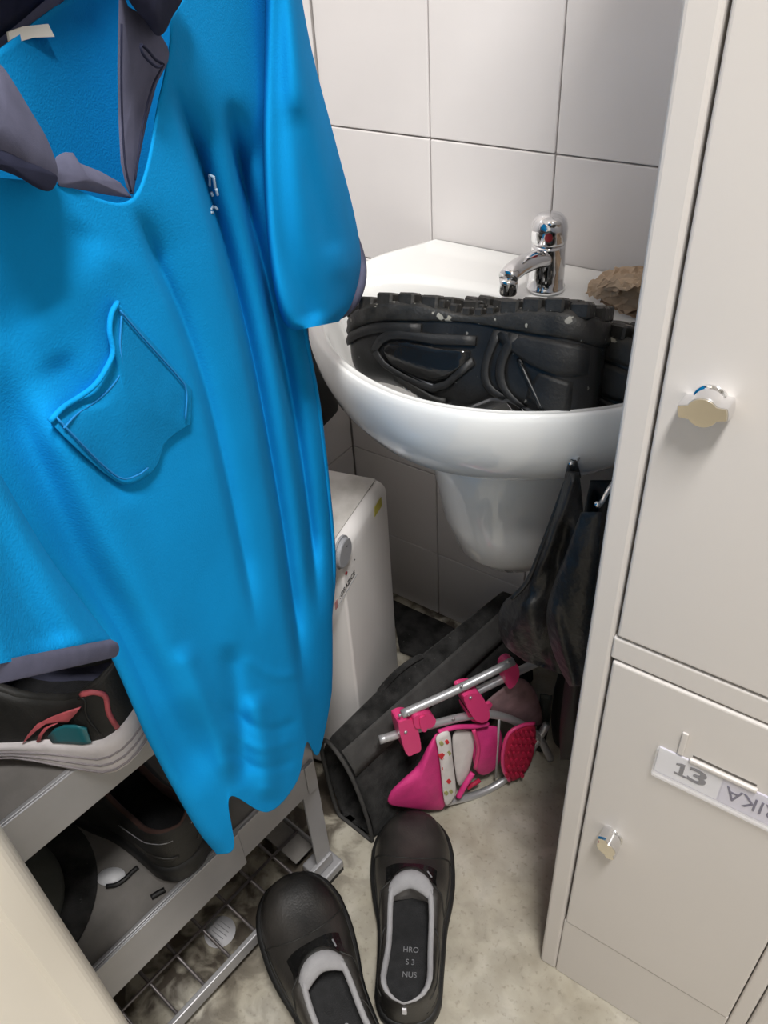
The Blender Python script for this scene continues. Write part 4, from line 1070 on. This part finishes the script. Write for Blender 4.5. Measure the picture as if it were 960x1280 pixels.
on_front('collar_fold_shade', [(-60, 165), (-20, 182), (10, 190), (40, 204), (66, 216), (72, 224), (64, 238), (48, 236), (20, 220), (-20, 206), (-60, 196)], M_navy, .045, .002, .012, smoothpts=True, fn=lambda x, y, d=0: sh(x, y, d))  # underside fold of the collar leaf, its shadow painted in as navy
on_front('collar_leaf', [(148, -60), (156, -12), (166, 8), (180, 24), (195, 44), (206, 40), (216, 20), (228, 0), (240, -40), (200, -80)], M_navy, .046, .006, .010, smoothpts=True, fn=lambda x, y, d=0: sh(x, y, d))
def band(n, A, B, dA, dB, m, th=.002):
    A = cr(A, 30); B = cr(B, 30)
    rows = [[sh(*(A[i]+(B[i]-A[i])*k/5), dA+(dB-dA)*k/5) for k in range(6)] for i in range(30)]
    o = loft(n, rows, m, shirt, False, False); o.modifiers.new('thick', 'SOLIDIFY').thickness = th
    return o
band('neck_tape', [(-60, 100), (-10, 72), (30, 42), (62, 14), (90, -12), (130, -45)], [(-60, 74), (-14, 50), (20, 24), (48, 0), (78, -26), (120, -60)], -.034, -.034, M_grey)
band('collar_stand', [(-60, 76), (-14, 51), (20, 25), (48, 1), (78, -25), (120, -59)], [(-80, 0), (-30, -20), (0, -35), (30, -50), (60, -70), (110, -90)], -.033, -.015, M_navy)
lb = prism('care_label', [sh(x, y, -.026) for x, y in [(12, 66), (8, 40), (28, 33), (58, 30), (66, 46), (40, 47), (22, 52)]], SN*.0012, M_label, shirt)
lb['label'] = 'cream woven neck label'
# embroidered mark, mostly lost in the fold
for (x0, y0, x1, y1) in [(262, 219, 262, 232), (262, 219, 268, 222), (267, 222, 269, 236), (264, 240, 266, 245), (270, 236, 272, 244), (263, 262, 266, 258), (268, 258, 272, 262), (263, 266, 266, 266)]:
    tube('embroidery', [front(x0+(x1-x0)*k/5, y0+(y1-y0)*k/5, .0014) for k in range(6)], .0011, M_thread, shirt, 6)
def sleeve(n, rings, c0, th, m=M_blue, nr=60, nc=48, folds=(), cfun=None):
    Rg = cr(np.array(rings, float), nr); out = []
    for i, (lx, ly, rx, ry) in enumerate(Rg):
        v = i/(nr-1); ring = []
        for k in range(nc):
            a = 2*math.pi*k/nc; u = .5-.5*math.cos(a); x, y = lx+(rx-lx)*u, ly+(ry-ly)*u
            d = c0+(cfun(v) if cfun else 0)+th*math.sin(a)
            if math.sin(a) > 0:
                for L_, w_, a_ in folds:
                    dd = float(segdist(x, y, L_)); d += a_*math.exp(-(dd/w_)**2)*math.sin(a)
            ring.append(sh(x, y, d))
        out.append(ring)
    return out
fR = [(np.array(cr(p, 24)), w_, a_) for p, w_, a_ in [([(350, -20), (346, 150), (356, 300), (385, 390)], 16, -.008), ([(366, -20), (385, 120), (412, 240), (432, 330)], 22, .006), ([(372, 150), (395, 240), (415, 300)], 14, -.004)]]
rR = sleeve('sleeve', [(333, -75, 365, -75), (331, 60, 388, 55), (329, 180, 418, 172), (333, 280, 440, 255), (340, 345, 450, 308), (348, 385, 450, 340), (358, 407, 441, 378), (370, 413, 424, 402)], .012, .026, folds=fR)
o = loft('sleeve', rR, M_blue, shirt, True, False)
loopc = [(430, 275, -.006), (444, 305, .002), (451, 332, .008), (449, 358, .012), (438, 378, .012), (422, 388, .006), (398, 388, -.004), (376, 386, -.014), (384, 370, -.020), (406, 335, -.022), (422, 300, -.018)]
tube('cuff', cr([sh(*p) for p in loopc], 44, True), .0115, M_grey, shirt, 12, True, .6)
fL = [(np.array(cr(p, 24)), w_, a_) for p, w_, a_ in [([(-60, 520), (0, 660), (60, 790)], 22, -.008), ([(-20, 560), (40, 690), (95, 800)], 16, .007), ([(-120, 560), (-60, 700), (0, 830)], 24, .008)]]
rowsL = [(-330, 330, -90, 400), (-330, 440, -45, 510), (-325, 560, 0, 592), (-310, 680, 58, 690), (-290, 780, 112, 764), (-270, 850, 136, 795), (-262, 880, 140, 803)]
rL = sleeve('sleeve', rowsL, .050, .030, folds=fL)
loft('sleeve', rL, M_blue, shirt, True, False)
rc = sleeve('cuff', [(-263, 876, 138, 799), (-262, 886, 147, 804), (-262, 900, 149, 812), (-262, 912, 146, 820), (-261, 914, 140, 822), (-260, 906, 134, 816)], .051, .034, nr=16)
loft('cuff', rc, M_grey, shirt, True, False)
adopt(shirt)
# hanger above the picture
hc = np.array([*(SL+SE*.235), 0]); hg = thing('clothes_hanger', 'dark plastic hanger carrying the blue polo shirt', 'hanger', (hc[0], hc[1], 1.30))
hc = sh(165, -190, -.012)
aL = [hc, sh(40, -120, -.012), sh(-90, -40, -.012), sh(-185, 120, -.010)]
aR = [hc, sh(235, -150, -.012), sh(305, -100, -.010), sh(352, -45, -.004)]
tube('arm', cr(aL, 12), .007, M_rubber, hg, 10); tube('arm', cr(aR, 12), .007, M_rubber, hg, 10)
sv = np.array(MR @ Vector((0, -.006, 1.44))); dv = np.array(MR.to_3x3() @ Vector((1, 0, 0)))
rp = sv+dv*((hc-sv) @ dv)                                        # point of the rail beside the hanger
pr_ = rp-hc; pr_[2] = 0; pr_ /= max(1e-6, np.linalg.norm(pr_))
hk = [hc, hc*np.array([1, 1, 0])+np.array([0, 0, 1.40]), rp*np.array([1, 1, 0])-pr_*.016+np.array([0, 0, 1.448]), rp+np.array([0, 0, .0135]), rp+pr_*.014+np.array([0, 0, .004]), rp+pr_*.014-np.array([0, 0, .012])]
tube('hook', cr(hk, 24), .0025, M_chrome, hg, 8)
adopt(hg)
